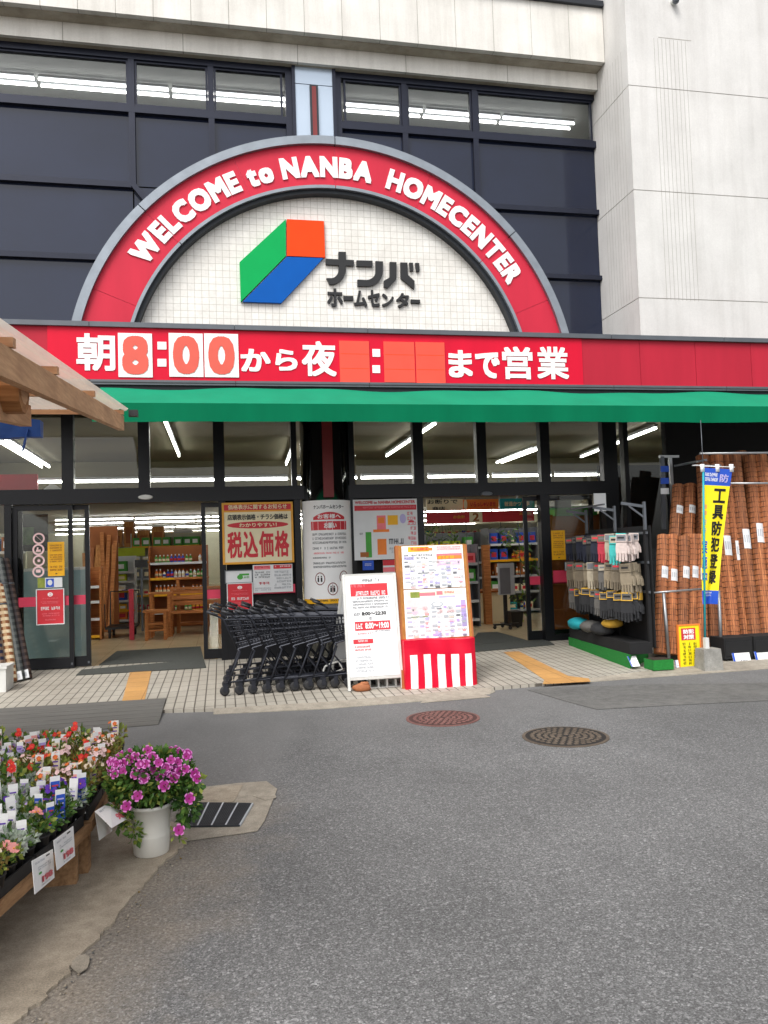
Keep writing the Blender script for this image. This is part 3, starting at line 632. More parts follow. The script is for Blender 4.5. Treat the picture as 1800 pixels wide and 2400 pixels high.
for lo, hi, n in ((-6.9, XF(640, 220)+.5, 4), (XF(805, 250)+.25, W(1345, 300, 13.2).x, 3)):
    for k in range(n):
        L = (hi-lo)/n
        for dy in (-.09, .09): light((lo+k*L+.03, yu+dy, zu-.1), (lo+(k+1)*L-.03, yu+dy, zu-.1), 'long lit tube behind the upper storey windows', 'tube_up', .04, 'strip lights of the upper storey')
zl_ = 3.5
for (a, b, n, dd) in (((1022, 992), (905, 1070), 2, 0), ((1255, 1053), (1052, 1128), 4, .12), ((0, 1030), (140, 1115), 4, .14), ((385, 985), (420, 1070), 2, 0), ((690, 1040), (655, 1130), 3, 0), ((1540, 1003), (1360, 1072), 3, 0), ((1545, 1092), (1330, 1133), 4, 0)):
    p, q = G(*a, zl_), G(*b, zl_)
    if q.y > 17.0: q = p.lerp(q, (17.0-p.y)/(q.y-p.y))
    for k in range(n):
        for o in ((0,) if not dd else (-dd/2, dd/2)):
            s, e = p.lerp(q, (k+.03)/n), p.lerp(q, (k+.97)/n); s.x += o; e.x += o
            light(s, e, 'lit tube running back along the ceiling behind the transom glass')
for ri, (py, x0, x1) in enumerate(((1121, 130, 1700), (1205, 130, 1700), (1214, 130, 1700), (1226, 130, 1700), (1237, 130, 1700))):
    zz = 2.92; yy = G(760, py, zz).y; yy = min(yy, 42.5); L = 1.25 if ri == 0 else 2.5
    xa = W(x0, py, yy).x if ri else -5.; xb = W(x1, py, yy).x if ri else 9; k = 0; x = xa
    while x < xb:
        light((x, yy, zz), (x+L-.08, yy, zz), 'lit tube in the row across the shop ceiling, row %d from the entrance' % (ri+1), 'tube', .038); x += L
# security camera on the white wall
p = W(1577, 6, WY); m = MB(); m.lathe((p.x, WY, p.z), [(.05, 0), (.05, -.05)], 'plastic_w', 12, 'y'); m.blob((p.x, WY-.08, p.z-.02), .055, 'trim', 6); solo('security_camera', m, 'small round camera high on the white panelled wall', 'camera')
# ================================================================ arch sign
AX, AZ, AY = 1.70, 3.97, 11.3
def arc(mb, r0_, r1_, y0, y1, a0, a1, m, n=64):
    for i in range(n):
        s, e = a0+(a1-a0)*i/n, a0+(a1-a0)*(i+1)/n
        q = [(AX+r*math.cos(t), AZ+r*math.sin(t)) for r, t in ((r0_, s), (r1_, s), (r1_, e), (r0_, e))]
        mb.hexa([(x, y0, z) for x, z in q]+[(x, y1, z) for x, z in q], m)
arch = thing('arch_sign', 'half round red arch sign of white capitals over a tiled logo panel', 'sign', (AX, AY, AZ))
a0, a1 = R(8), R(172)
m = MB()
seams = [R(d) for d in (8, 23, 41, 65, 89, 113, 137, 158, 172)]
for s, e in zip(seams, seams[1:]): arc(m, 3.0, 3.62, AY-.02, AY+.2, s+.0012, e-.0012, 'redband', 14)
arc(m, 3.01, 3.61, AY-.012, AY+.19, a0, a1, 'pinkband', 48); part('arch_band', m, arch)
m = MB()
for s, e in zip(seams[::2], seams[2::2]):
    arc(m, 3.62, 3.74, AY-.08, AY+.25, s+.002, e-.002, 'zinc', 26)
arc(m, 3.63, 3.72, AY-.06, AY+.24, a0, a1, 'trimdark', 60); part('outer_rim', m, arch)
m = MB()
for s, e in zip(seams[::2], seams[2::2]): arc(m, 2.955, 3.0, AY-.08, AY+.25, s+.002, e-.002, 'zinc', 26)
arc(m, 2.9, 2.955, AY-.02, AY+.25, a0, a1, 'trimdark', 60); part('inner_rim', m, arch)
m = MB(); n = 60; pts = [(AX+2.93*math.cos(R(8)+(R(164))*i/n), AY+.12, AZ+2.93*math.sin(R(8)+R(164)*i/n)) for i in range(n+1)]
m.slab(pts, (0, .04, 0), 'tilepanel'); part('tile_panel', m, arch)
# letters round the arch
m = MB(); text = 'WELCOME to NANBA  HOMECENTER'; BO = .062
capg = glyphs('E', BO, 0); cap = capg[5]-capg[4]; hgt = .315; sc = hgt/cap
adv = []
for ch in text:
    if ch == ' ': adv.append(.15)
    else: g = glyphs(ch, BO, .045); adv.append((g[3]-g[2])*sc*1.22+.03)
def ang(px, py): p = W(px, py, AY); return math.atan2(p.z-AZ, p.x-AX)
tA, tB = ang(296, 596), ang(1216, 655); tot = sum(adv); run = 0; rb = 3.155
kk = (tA-tB)*3.3/tot
for ch, a in zip(text, adv):
    if ch != ' ':
        vs, fs, x0, x1, y0, y1 = glyphs(ch, BO, .045); t = tA-(run+a/2)*kk/3.3
        ev = V((math.cos(t), 0, math.sin(t))); tv = V((math.sin(t), 0, -math.cos(t)))
        m.add([V((AX, AY-.03, AZ))+ev*(rb+p.y*sc)+tv*((p.x-(x0+x1)/2)*sc*1.22*min(1, kk))+V((0, -p.z*.2, 0)) for p in vs], fs, 'white')
    run += a
part('lettering', m, arch)
# logo: three coloured faces, black characters
LY = AY+.118
def lp(x, y): return (550+x/3.687, 500+y/3.687)
def slabpx(mb, pts, d, mt): mb.slab([W(*lp(*p), LY) for p in pts][::-1], (0, -d, 0), mt)
lg = MB(); slabpx(lg, [(440, 62), (440, 378), (52, 772), (42, 432)], .05, 'l_green'); slabpx(lg, [(447, 62), (768, 78), (778, 392), (449, 378)], .05, 'l_orange'); slabpx(lg, [(449, 386), (762, 398), (400, 784), (70, 772)], .05, 'l_blue')
part('logo', lg, arch)
lt = MB(); B = 'black'
def arcpts(cx, cy, rx, ry, t0, t1, n=8): return [(cx+rx*math.cos(R(t0+(t1-t0)*i/n)), cy+ry*math.sin(R(t0+(t1-t0)*i/n))) for i in range(n+1)]
slabpx(lt, [(785, 400), (1027, 412), (1027, 462), (785, 450)], .041, B)
slabpx(lt, [(894, 340), (958, 342), (958, 500)]+arcpts(830, 490, 128, 132, 8, 96)+[(790, 568)]+arcpts(830, 490, 66, 78, 100, 5), .042, B)
slabpx(lt, [(1050, 414), (1188, 418), (1186, 468), (1050, 464)], .042, B)
slabpx(lt, [(1214, 420), (1278, 424), (1276, 500)]+arcpts(1150, 510, 126, 126, 0, 88)+[(1058, 636), (1058, 580)]+arcpts(1130, 510, 84, 74, 84, 0), .043, B)
slabpx(lt, [(1336, 428), (1394, 430), (1392, 578), (1318, 656), (1284, 640), (1286, 590), (1336, 560)], .042, B)
slabpx(lt, [(1428, 432), (1488, 434), (1492, 540), (1550, 592), (1546, 664), (1430, 566)], .042, B)
slabpx(lt, [(1504, 434), (1536, 436), (1538, 504), (1512, 506)], .042, B); slabpx(lt, [(1556, 436), (1590, 438), (1592, 508), (1564, 510)], .042, B)
def textpx(mb, s, x0, y0, x1, y1, Y, mt, bold=.035, depth=.03, ext=.05):
    """solid characters on the plane Y filling a pixel box whose level follows the wall's"""
    vs, fs, a, b, c, e = glyphs(s, bold, ext); xm, ym = (x0+x1)/2, (y0+y1)/2
    X0, X1 = W(x0, ym, Y).x, W(x1, ym, Y).x; Z1, Z0 = W(xm, y0, Y).z, W(xm, y1, Y).z
    mb.add([V((X0+(p.x-a)/(b-a)*(X1-X0), Y-.002-(p.z/ext*.5+.5)*depth, Z0+(p.y-c)/(e-c)*(Z1-Z0))) for p in vs], fs, mt)
chars = [('ホ', 798, 932, 655, 810), ('ー', 938, 1022, 718, 758), ('ム', 1028, 1142, 672, 812), ('セ', 1150, 1252, 668, 810), ('ン', 1270, 1372, 700, 812), ('タ', 1394, 1504, 694, 820), ('ー', 1518, 1598, 750, 782)]
for ch, x0, x1, y0, y1 in chars:
    (u0_, v0_), (u1_, v1_) = lp(x0, y0), lp(x1, y1); textpx(lt, ch, u0_, v0_, u1_, v1_, LY, B, .035 if ch != 'ー' else .05)
part('logo_characters', lt, arch)
# ================================================================ opening hours band
band = thing('opening_hours_sign', 'long red sign band with white opening hours characters and number cards', 'sign', (1.7, BY, zbb))
m = MB(); jx = [W(px, 840, BY).x for px in (-340, -60, 112, 1364, 1500, 1630, 1760, 1890)]
xs_ = [-7]+jx+[13]
for i, (a, b) in enumerate(zip(xs_, xs_[1:])):
    if i == 3: continue
    m = MB(); m.box(a+.003, b-.003, BY, BY+.1, zbb+.05, zbt, 'reddull'); part('blank_panel', m, band)
m = MB(); m.box(xs_[3]-.0, xs_[4], BY-.012, BY+.1, zbb+.048, zbt, 'red'); part('printed_panel', m, band)
m = MB(); sx_ = [W(px, 760, BY).x for px in (-340, 210, 549, 860, 1428, 1690)]; sx_ = [-7]+sx_+[13]
for a, b in zip(sx_, sx_[1:]):
    m.box(a+.004, b-.004, BY-.05, BY+.12, zbt, zbt+.06, 'trim'); m.box(a+.004, b-.004, BY-.05, BY+.12, zbb-.01, zbb+.05, 'trim')
m.box(-7, 13, BY-.042, BY+.11, zbt+.004, zbt+.056, 'black'); m.box(-7, 13, BY-.042, BY+.11, zbb-.006, zbb+.046, 'black'); m.box(-7, 13, BY-.056, BY-.046, zbb+.012, zbb+.02, 'black'); m.box(-7, 13, BY+.0, BY+.13, zbb-.16, zbb-.012, 'trimdark'); part('trim', m, band)
m = MB(); TY = BY-.013
for s, x0, y0, x1, y1, bd in (('朝', 179, 782, 270, 869, .03), ('か', 564, 818, 634, 871, .04), ('ら', 645, 819, 697, 869, .04), ('夜', 707, 800, 788, 882, .028), ('ま', 1051, 821, 1107, 885, .04), ('で', 1114, 826, 1171, 887, .04), ('営', 1177, 813, 1248, 889, .03), ('業', 1258, 813, 1332, 889, .026)):
    textpx(m, s, x0, y0, x1, y1, TY, 'white', bd, .006)
for x0, x1, ya, yb in ((369, 390, 801, 859), (873, 891, 818, 874)):
    for k in (0, 1):
        yy = ya if k == 0 else yb-18; pxbox(m, x0, yy, x1, yy+18, TY-.006, .006, 'white')
part('lettering', m, band)
for x0, y0, x1, y1, ch in ((277, 781, 357, 884, '8'), (396, 781, 476, 883, '0'), (479, 782, 559, 884, '0'), (796, 799, 866, 896, ''), (900, 801, 972, 896, ''), (975, 802, 1043, 898, '')):
    m = MB(); pxbox(m, x0, y0, x1, y1, TY-.012, .008, 'white' if ch else 'orange_card')
    if ch:
        co = part('number_card', m, band); d = MB(); textpx(d, ch, x0+9, y0+6, x1-9, y1-6, TY-.013, 'digit', .05, .003)
        xm = (x0+x1)/2; part('digit', d, co)
    else:
        for k in (0, 1): pxbox(m, x0+2, y0+30+k*34, x1-2, y0+31+k*34, TY-.0128, .001, 'l_orange')
        part('number_card', m, band, label='blank orange number card')
# ================================================================ awning
AWY = 9.25; zt = W(900, 916, BY-.03).z; zm = (W(700, 943, AWY).z+W(1750, 955, AWY).z)/2; zv = (W(700, 987, AWY).z+W(1750, 991, AWY).z)/2
aw = thing('awning', 'long green fabric awning under the red sign band', 'awning', (2, AWY, zv))
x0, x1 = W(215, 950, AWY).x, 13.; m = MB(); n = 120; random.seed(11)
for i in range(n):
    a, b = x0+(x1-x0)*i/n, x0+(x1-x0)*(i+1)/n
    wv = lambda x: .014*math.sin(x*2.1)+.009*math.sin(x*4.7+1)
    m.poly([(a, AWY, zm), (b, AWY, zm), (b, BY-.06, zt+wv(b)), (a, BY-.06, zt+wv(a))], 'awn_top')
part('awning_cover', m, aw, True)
m = MB(); n = 160
wv = lambda x, f: (.006*math.sin(x*2.3)+.007*math.sin(x*5.1+1)+.004*math.sin(x*11.3))*f
wz = lambda x: .003*math.sin(x*1.7)+.002*math.sin(x*4.3+2)
vs, fs = [], []
for i in range(n+1):
    a = x0+(x1-x0)*i/n
    for f in (0, .5, 1): vs.append((a, AWY-.002+wv(a, f), zm+(zv-zm+wz(a))*f))
for i in range(n):
    for k in (0, 1): fs.append((i*3+k+1, i*3+4+k, i*3+3+k, i*3+k))
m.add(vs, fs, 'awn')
part('valance', m, aw, True)
m = MB(); m.bar((x0, AWY+.05, zm-.03), (x1, AWY+.05, zm-.03), .05, .05, 'trim')
for x in np.arange(x0+.3, x1, 2.4): m.bar((x, AWY+.05, zm-.04), (x, BY+.1, zt-.05), .03, .04, 'trim')
part('awning_frame', m, aw)
# ================================================================ posters on the shopfront
PY = FY-.09
def poster(name, label, box, Y, m, frame=None, fw_=.02, cat='poster', group=None): return sheet(name, label, cat, pxrect(*box, Y), m, .006, group, frame, fw_)
s, r = poster('price_poster', 'large framed poster with a gold border and big red price characters', (526, 1182, 683, 1316), PY, 'cream', 'gold', .03)
s.rect(-.02, -.02, 1.02, .10, 'pred'); s.text('価格表示に関するお知らせ', .06, .0, .94, .085, 'cream', .02)
s.rect(.0, .10, 1, .13, 'gold'); s.text('店頭表示価格・チラシ価格は', .05, .17, .95, .27, 'black', .03)
s.disc(.5, .36, .46, .062, 'pred'); s.text('わかりやすい！', .22, .325, .78, .395, 'cream', .02)
for i, ch in enumerate('税込価格'): s.text(ch, .04+i*.235, .47, .04+i*.235+.215, .93, 'pred', .032)
s.done(r)
s, r = poster('notice_sheet', 'pair of white notice sheets with red headings under the gold bordered poster', (593, 1323, 686, 1388), PY, 'whitegrey')
s.rect(.03, .03, .44, .17, 'pink'); s.dashes(.05, .05, .42, .15, 1, 'pred'); s.rect(.52, .02, .98, .16, 'pred'); s.dashes(.55, .05, .95, .13, 1, 'white')
s.dashes(.05, .24, .45, .5, 3, 'pgrey'); s.dashes(.06, .62, .46, .78, 1, 'pred'); s.dashes(.53, .24, .97, .92, 6, 'pltgrey'); s.dashes(.05, .82, .45, .95, 2, 'pltgrey'); s.done(r)
m = MB(); pxbox(m, 528, 1372, 692, 1392, FY-.068, .004, 'pinkband'); solo('glass_band', m, 'pink safety band across the shopfront behind the trolleys', 'safety band')
s, r = poster('push_plate', 'small grey framed sticker with a green arrow mark above a red notice', (529, 1338, 590, 1365), PY, 'whitegrey', 'trim', .014)
s.disc(.55, .55, .12, .22, 'pgreen', 8); s.rect(.52, .25, .9, .42, 'pgreen'); s.dashes(.66, .5, .92, .75, 1, 'pgreen'); s.done(r)
def rednotice(box, Y, label):
    s, r = poster('red_notice', label, box, Y, 'pred', 'whitegrey', .012)
    s.disc(.5, .14, .1, .06, 'white', 14); s.disc(.5, .14, .07, .035, 'pred', 14); s.rect(.42, .12, .58, .15, 'white')
    s.dashes(.2, .24, .8, .28, 1, 'pink'); s.dashes(.15, .34, .85, .42, 2, 'pink'); s.dashes(.14, .50, .88, .60, 1, 'white', .9); s.dashes(.18, .68, .84, .8, 2, 'pink'); s.dashes(.3, .86, .7, .92, 1, 'pink'); s.done(r)
rednotice((534, 1368, 591, 1432), PY-.012, 'red notice sheet with white lettering behind the shopping trolleys')
rednotice((87, 1382, 149, 1462), FY-.04, 'red notice sheet with white lettering on the left sliding door')
# column wrap
cy0, cy1 = 1172, 1418; yf = CYC-cr
zt_, zb_ = W(763, cy0, yf).z, W(763, 1415, yf).z; half = R(78)
def cfn(x, y, d, r=cr+.012):
    t = (x-.5)*2*half; return V((cxx+(r+d)*math.sin(t), CYC-(r+d)*math.cos(t), zb_+(zt_-zb_)*y))
root = thing('column_notice', 'tall white notice wrapped round the column with red banner and ring symbols', 'notice', cfn(.5, 0, 0))
m = MB(); n = 24
for i in range(n):
    a, b = i/n, (i+1)/n; m.hexa([cfn(a, 0, 0), cfn(b, 0, 0), cfn(b, 0, -.008), cfn(a, 0, -.008), cfn(a, 1, 0), cfn(b, 1, 0), cfn(b, 1, -.008), cfn(a, 1, -.008)], 'white')
part('sheet', m, root)
s = Sheet(cfn, True)
s.text('ナンバホームセンター', .27, .045, .73, .085, 'black', .02)
for i in range(24):
    a, b = .26+.48*i/24, .26+.48*(i+1)/24; h = lambda x: .115+.05*abs((x-.5)/.24)**2
    d = .002; s.p.poly([s.P(a, .19, d), s.P(b, .19, d), s.P(b, h(b), d), s.P(a, h(a), d)], 'pred')
s.text('お客様へ', .33, .135, .67, .18, 'white', .02)
s.rect(.22, .205, .78, .29, 'pred'); s.text('お願い', .42, .22, .60, .275, 'white', .03)
s.dashes(.24, .32, .77, .44, 3, 'pgrey', .55); s.dashes(.24, .455, .72, .49, 1, 'pgrey'); s.dashes(.24, .505, .72, .53, 1, 'pink'); s.dashes(.24, .55, .5, .575, 1, 'pgrey'); s.dashes(.24, .60, .77, .67, 2, 'pgrey', .55)
for x, y in ((.34, .76), (.70, .75), (.52, .86)):
    s.disc(x, y, .075, .062, 'redpost', 20); s.disc(x, y, .064, .053, 'white', 20)
    for dx in (-.025, .022):
        s.disc(x+dx, y-.022, .01, .008, 'black', 8); s.rect(x+dx-.012, y-.012, x+dx+.012, y+.03, 'black')
s.disc(.52, .86, .006, .05, 'redpost', 8)
s.rect(.02, .955, .98, 1.0, 'amber'); s.dashes(.2, .962, .8, .99, 1, 'black'); s.done(root)
m = MB(); root2 = None
# floor map poster
s, r = poster('floor_map', 'white shop floor map poster with coloured departments and a red title', (829, 1170, 979, 1311), PY, 'whitegrey', None)
s.text('WELCOME to NANBA HOMECENTER', .03, .025, .97, .075, 'pred', .03); s.rect(.02, .10, .99, .185, 'pred'); s.dashes(.15, .115, .97, .17, 1, 'pink')
s.rect(.18, .54, .27, .96, 'pgreen'); s.rect(.09, .87, .22, .95, 'brown'); s.rect(.36, .66, .50, .92, 'orange'); s.rect(.36, .27, .5, .52, 'pink'); s.rect(.38, .3, .48, .4, 'orange'); s.rect(.53, .27, .69, .43, 'amber'); s.disc(.77, .33, .05, .08, 'lilac'); s.rect(.3, .5, .55, .545, 'orange')
s.dashes(.54, .66, .82, .76, 1, 'pgrey', .9); s.dashes(.54, .8, .8, .92, 2, 'pltgrey'); s.dashes(.84, .22, .97, .8, 7, 'pink'); s.dashes(.09, .55, .16, .6, 1, 'pgrey'); s.disc(.9, .38, .045, .02, 'pred'); s.done(r)
s, r = poster('blue_sticker', 'small blue round cornered sticker below the floor map', (850, 1314, 876, 1336), PY, 'blue'); s.dashes(.2, .3, .8, .6, 2, 'white'); s.done(r)
s, r = poster('flyer', 'pink and red flyer half hidden behind the leaflet board', (899, 1312, 940, 1420), PY, 'whitegrey'); s.rect(0, .0, 1, .12, 'pred'); s.rect(0, .16, 1, .26, 'pink'); s.dashes(.05, .3, .95, .9, 6, 'pink'); s.done(r)
# yellow door stickers
def amber(box, Y, label):
    s, r = poster('yellow_notice', label, box, Y, 'amber'); s.dashes(.12, .08, .88, .3, 3, 'brown'); s.dashes(.12, .36, .88, .62, 4, 'brown'); s.dashes(.12, .7, .88, .88, 2, 'brown'); s.disc(.5, .93, .08, .03, 'black', 3); s.done(r)
amber((112, 1270, 151, 1350), FY-.04, 'yellow notice sheet on the left sliding door'); amber((1293, 1243, 1325, 1312), PY, 'yellow notice sheet on the glass beside the right doorway')
s, r = poster('white_sticker', 'white sticker with a green mark on the glass beside the right doorway', (1324, 1317, 1358, 1336), PY, 'whitegrey', 'trim', .008); s.disc(.45, .5, .14, .2, 'pgreen', 8); s.done(r)
m = MB(); pxbox(m, 1297, 1336, 1366, 1364, PY+.02, .003, 'pinkband'); solo('glass_band', m, 'pink safety band on the glass behind the glove rack', 'safety band')
s, r = poster('small_sticker', 'small white and blue sticker between the yellow and red door notices', (88, 1354, 146, 1377), FY-.04, 'whitegrey'); s.rect(.34, .1, .66, .95, 'blue'); s.disc(.5, .5, .1, .3, 'whitegrey', 10); s.rect(0, 0, .3, 1, 'leafy'); s.done(r)
for k in range(4):
    c = W(91-(k % 2), 1262+k*26, FY-.03); m = MB()
    for i in range(20):
        a, b = 2*math.pi*i/20, 2*math.pi*(i+1)/20
        m.hexa([(c.x+q*math.cos(t), c.y+dy, c.z+q*math.sin(t)) for dy in (0, -.003) for q, t in ((.055, a), (.078, a), (.078, b), (.055, b))], 'f_blush')
    if k == 0: m.bar((c.x-.045, c.y-.001, c.z+.045), (c.x+.045, c.y-.001, c.z-.045), .003, .02, 'f_blush', V((0, 1, 0)))
    if k == 1: m.box(c.x-.03, c.x+.03, c.y-.003, c.y, c.z-.03, c.z+.0, 'f_blush'); m.box(c.x-.02, c.x+.0, c.y-.003, c.y, c.z+.001, c.z+.03, 'f_blush')
    if k == 2: m.lathe((c.x, c.y-.003, c.z), [(.02, 0), (.02, .003)], 'f_blush', 10, 'y')
    if k == 3: m.box(c.x-.03, c.x+.03, c.y-.003, c.y, c.z-.012, c.z+.03, 'f_blush')
    solo('door_symbol', m, ['ring symbol with a slash, topmost of four on the left door', 'ring symbol with a blocky figure, second of four on the left door', 'ring symbol with a dot, third of four on the left door', 'ring symbol with a bar, lowest of four on the left door'][k], 'door symbol', 'ring symbols on the left sliding door')
# ================================================================ entrance mats and ramp plate
m = MB(); m.slab([GP(*p)+V((0, 0, .003)) for p in [(192, 1571), (478, 1546), (483, 1566), (178, 1584)]][::-1], (0, 0, .008), 'mat'); solo('door_mat', m, 'dark grey threshold mat across the left doorway', 'mat')
def zi(px, py): return G(px, py, .105)+V((0, 0, .002))
m = MB(); m.slab([zi(*p) for p in [(274, 1527), (470, 1516), (478, 1548), (232, 1560)]][::-1], (0, 0, .008), 'mat'); solo('entrance_mat', m, 'dark grey mat on the shop floor inside the left doorway', 'mat')
m = MB(); m.slab([zi(*p) for p in [(1120, 1484), (1165, 1482), (1240, 1503), (1100, 1512)]][::-1], (0, 0, .008), 'mat'); solo('entrance_mat', m, 'dark grey mat on the shop floor inside the right doorway', 'mat')
m = MB(); m.slab([GP(*p)+V((0, 0, .003)) for p in [(1105, 1513), (1280, 1500), (1300, 1512), (1100, 1530)]][::-1], (0, 0, .008), 'mat'); solo('door_mat', m, 'dark grey threshold mat across the right doorway', 'mat')
m = MB(); a, b, c, d = G(-60, 1664, .07), G(389, 1636, .07), G(371, 1697, .01), G(-60, 1733, .01)
m.hexa([c-V((0, 0, .008)), V((b.x, b.y, .0)), V((a.x, a.y, 0)), d-V((0, 0, .008)), c, b, a, d], 'plate')
for k in range(1, 7):
    t = k/7; p, q = a.lerp(d, t), b.lerp(c, t); m.bar(p+V((0, 0, .0)), q+V((0, 0, .0)), .02, .003, 'plate')
solo('kerb_ramp', m, 'long grey ribbed kerb ramp lying before the left doorway', 'kerb ramp')
# ================================================================ A-frame board
def P2(px, py, Y): return W(px, py, Y)
def aboard():
    yb, yt = 8.72, 9.0
    TL, TR, BR, BL = W(804, 1352, yt-.0), W(925, 1345, yt), W(938, 1582, yb+.04), W(821, 1588, yb+.04)
    root = thing('a_board', 'white folding pavement board with red headings beside the trolleys', 'a-board', ((BL.x+BR.x)/2, yb, .04))
    O = BL; U = V((BR.x-BL.x, BR.y-BL.y, 0)); Vv = V(((TL.x-BL.x)*.5+(TR.x-BR.x)*.5, yt-yb-.04, TL.z-BL.z))
    fn = flat(O, U, Vv); mb = MB()
    mb.hexa([fn(0, 0, -.02), fn(1, 0, -.02), fn(1, 1, -.02), fn(0, 1, -.02), fn(0, 0, 0), fn(1, 0, 0), fn(1, 1, 0), fn(0, 1, 0)], 'white'); part('panel', mb, root)
    mb = MB(); T = -.13
    for x in (-.03, 1.03): mb.bar(fn(x, T, -.01), fn(x, 1.02, -.01), .028, .03, 'plastic_w', V((0, 1, 0)))
    for y in (-.015, 1.012): mb.bar(fn(-.03, y, -.01), fn(1.03, y, -.01), .03, .024, 'plastic_w', V((0, 1, 0)))
    part('front_frame', mb, root)
    mb = MB(); tA, tB = fn(-.03, 1.0, -.03), fn(1.03, 1.0, -.03); f0 = V((tA.x-.13, tA.y+.34, zp(0, 9.3)+.005)); f1 = V((tB.x-.1, tB.y+.34, f0.z))
    mb.bar(tA, f0, .028, .03, 'plastic_w', V((0, 1, 0))); mb.bar(tB, f1, .028, .03, 'plastic_w', V((0, 1, 0)))
    for t in (.15, .80): mb.bar(tA.lerp(f0, t), tB.lerp(f1, t), .025, .02, 'plastic_w', V((0, 1, 0)))
    p = [tA.lerp(f0, .1), tB.lerp(f1, .1), tB.lerp(f1, .78), tA.lerp(f0, .78)]; mb.slab(p, (0, -.012, 0), 'whitegrey'); part('rear_leg', mb, root)
    s = Sheet(fn)
    s.dashes(.32, .03, .70, .065, 1, 'pgrey', .95); s.rect(.10, .08, .86, .205, 'pred'); s.dashes(.12, .085, .4, .13, 1, 'pink'); s.dashes(.2, .155, .82, .20, 1, 'white', .95)
    s.dashes(.22, .215, .9, .24, 1, 'pgrey', .9); s.dashes(.13, .25, .86, .34, 3, 'pgrey', .6); s.text('8:00～22:30', .30, .365, .80, .40, 'black', .03); s.dashes(.14, .37, .27, .40, 1, 'pgrey', .95); s.text('は', .45, .415, .5, .445, 'pgrey', .01)
    s.rect(.15, .46, .87, .55, 'pred'); s.text('8:00～19:00', .36, .475, .84, .535, 'white', .03); s.dashes(.17, .48, .33, .535, 1, 'white', .95); s.dashes(.2, .57, .5, .60, 1, 'pink'); s.dashes(.55, .555, .86, .575, 1, 'pgrey')
    s.rect(.10, .635, .50, .68, 'pred'); s.dashes(.2, .643, .4, .672, 1, 'white'); s.dashes(.12, .70, .46, .76, 2, 'pred'); s.dashes(.12, .80, .48, .97, 5, 'pltgrey'); s.dashes(.55, .65, .9, .665, 1, 'pltgrey'); s.done(root)
aboard()
# small white crate and stone under the board
m = MB(); p = G(862, 1612, .04); root = thing('plastic_crate', 'small white slatted crate under the folding pavement board', 'crate', p)
x0, x1, y0, y1, z0, z1 = p.x, p.x+.42, 8.85, 9.02, .04, .16
m.box(x0, x1, y0, y1, z1-.02, z1, 'plastic_w'); m.box(x0, x1, y0, y1, z0, z0+.015, 'plastic_w'); part('slats', m, root)
m = MB()
for k in range(5): x = x0+k*(x1-x0-.02)/4; m.box(x, x+.02, y0, y1, z0+.015, z1-.02, 'plastic_w')
part('rib', m, root)
m = MB(); c = G(850, 1620, .05); m.blob(c+V((0, .06, .03)), .1, 'stone', 6, .12, (1.1, .7, .5)); m.blob(c+V((.03, .05, .07)), .045, 'stone', 5, .2, (1.4, .8, .6)); solo('rusty_weight', m, 'rust coloured weight under the folding pavement board', 'weight', None, True)
# white tube barrier beside the trolleys
m = MB(); y = 9.15; q = lambda px, py, yy=y: W(px, py, yy)
m.tube([q(758, 1612), q(757, 1574), q(762, 1562), q(775, 1556), q(805, 1546, y+.02)], .013, 'plastic_w', 8); m.tube([q(758, 1585), q(780, 1578), q(803, 1568), q(795, 1552)], .011, 'plastic_w', 8); solo('tube_barrier', m, 'bent white tube barrier at the front end of the trolleys', 'barrier', None, True)
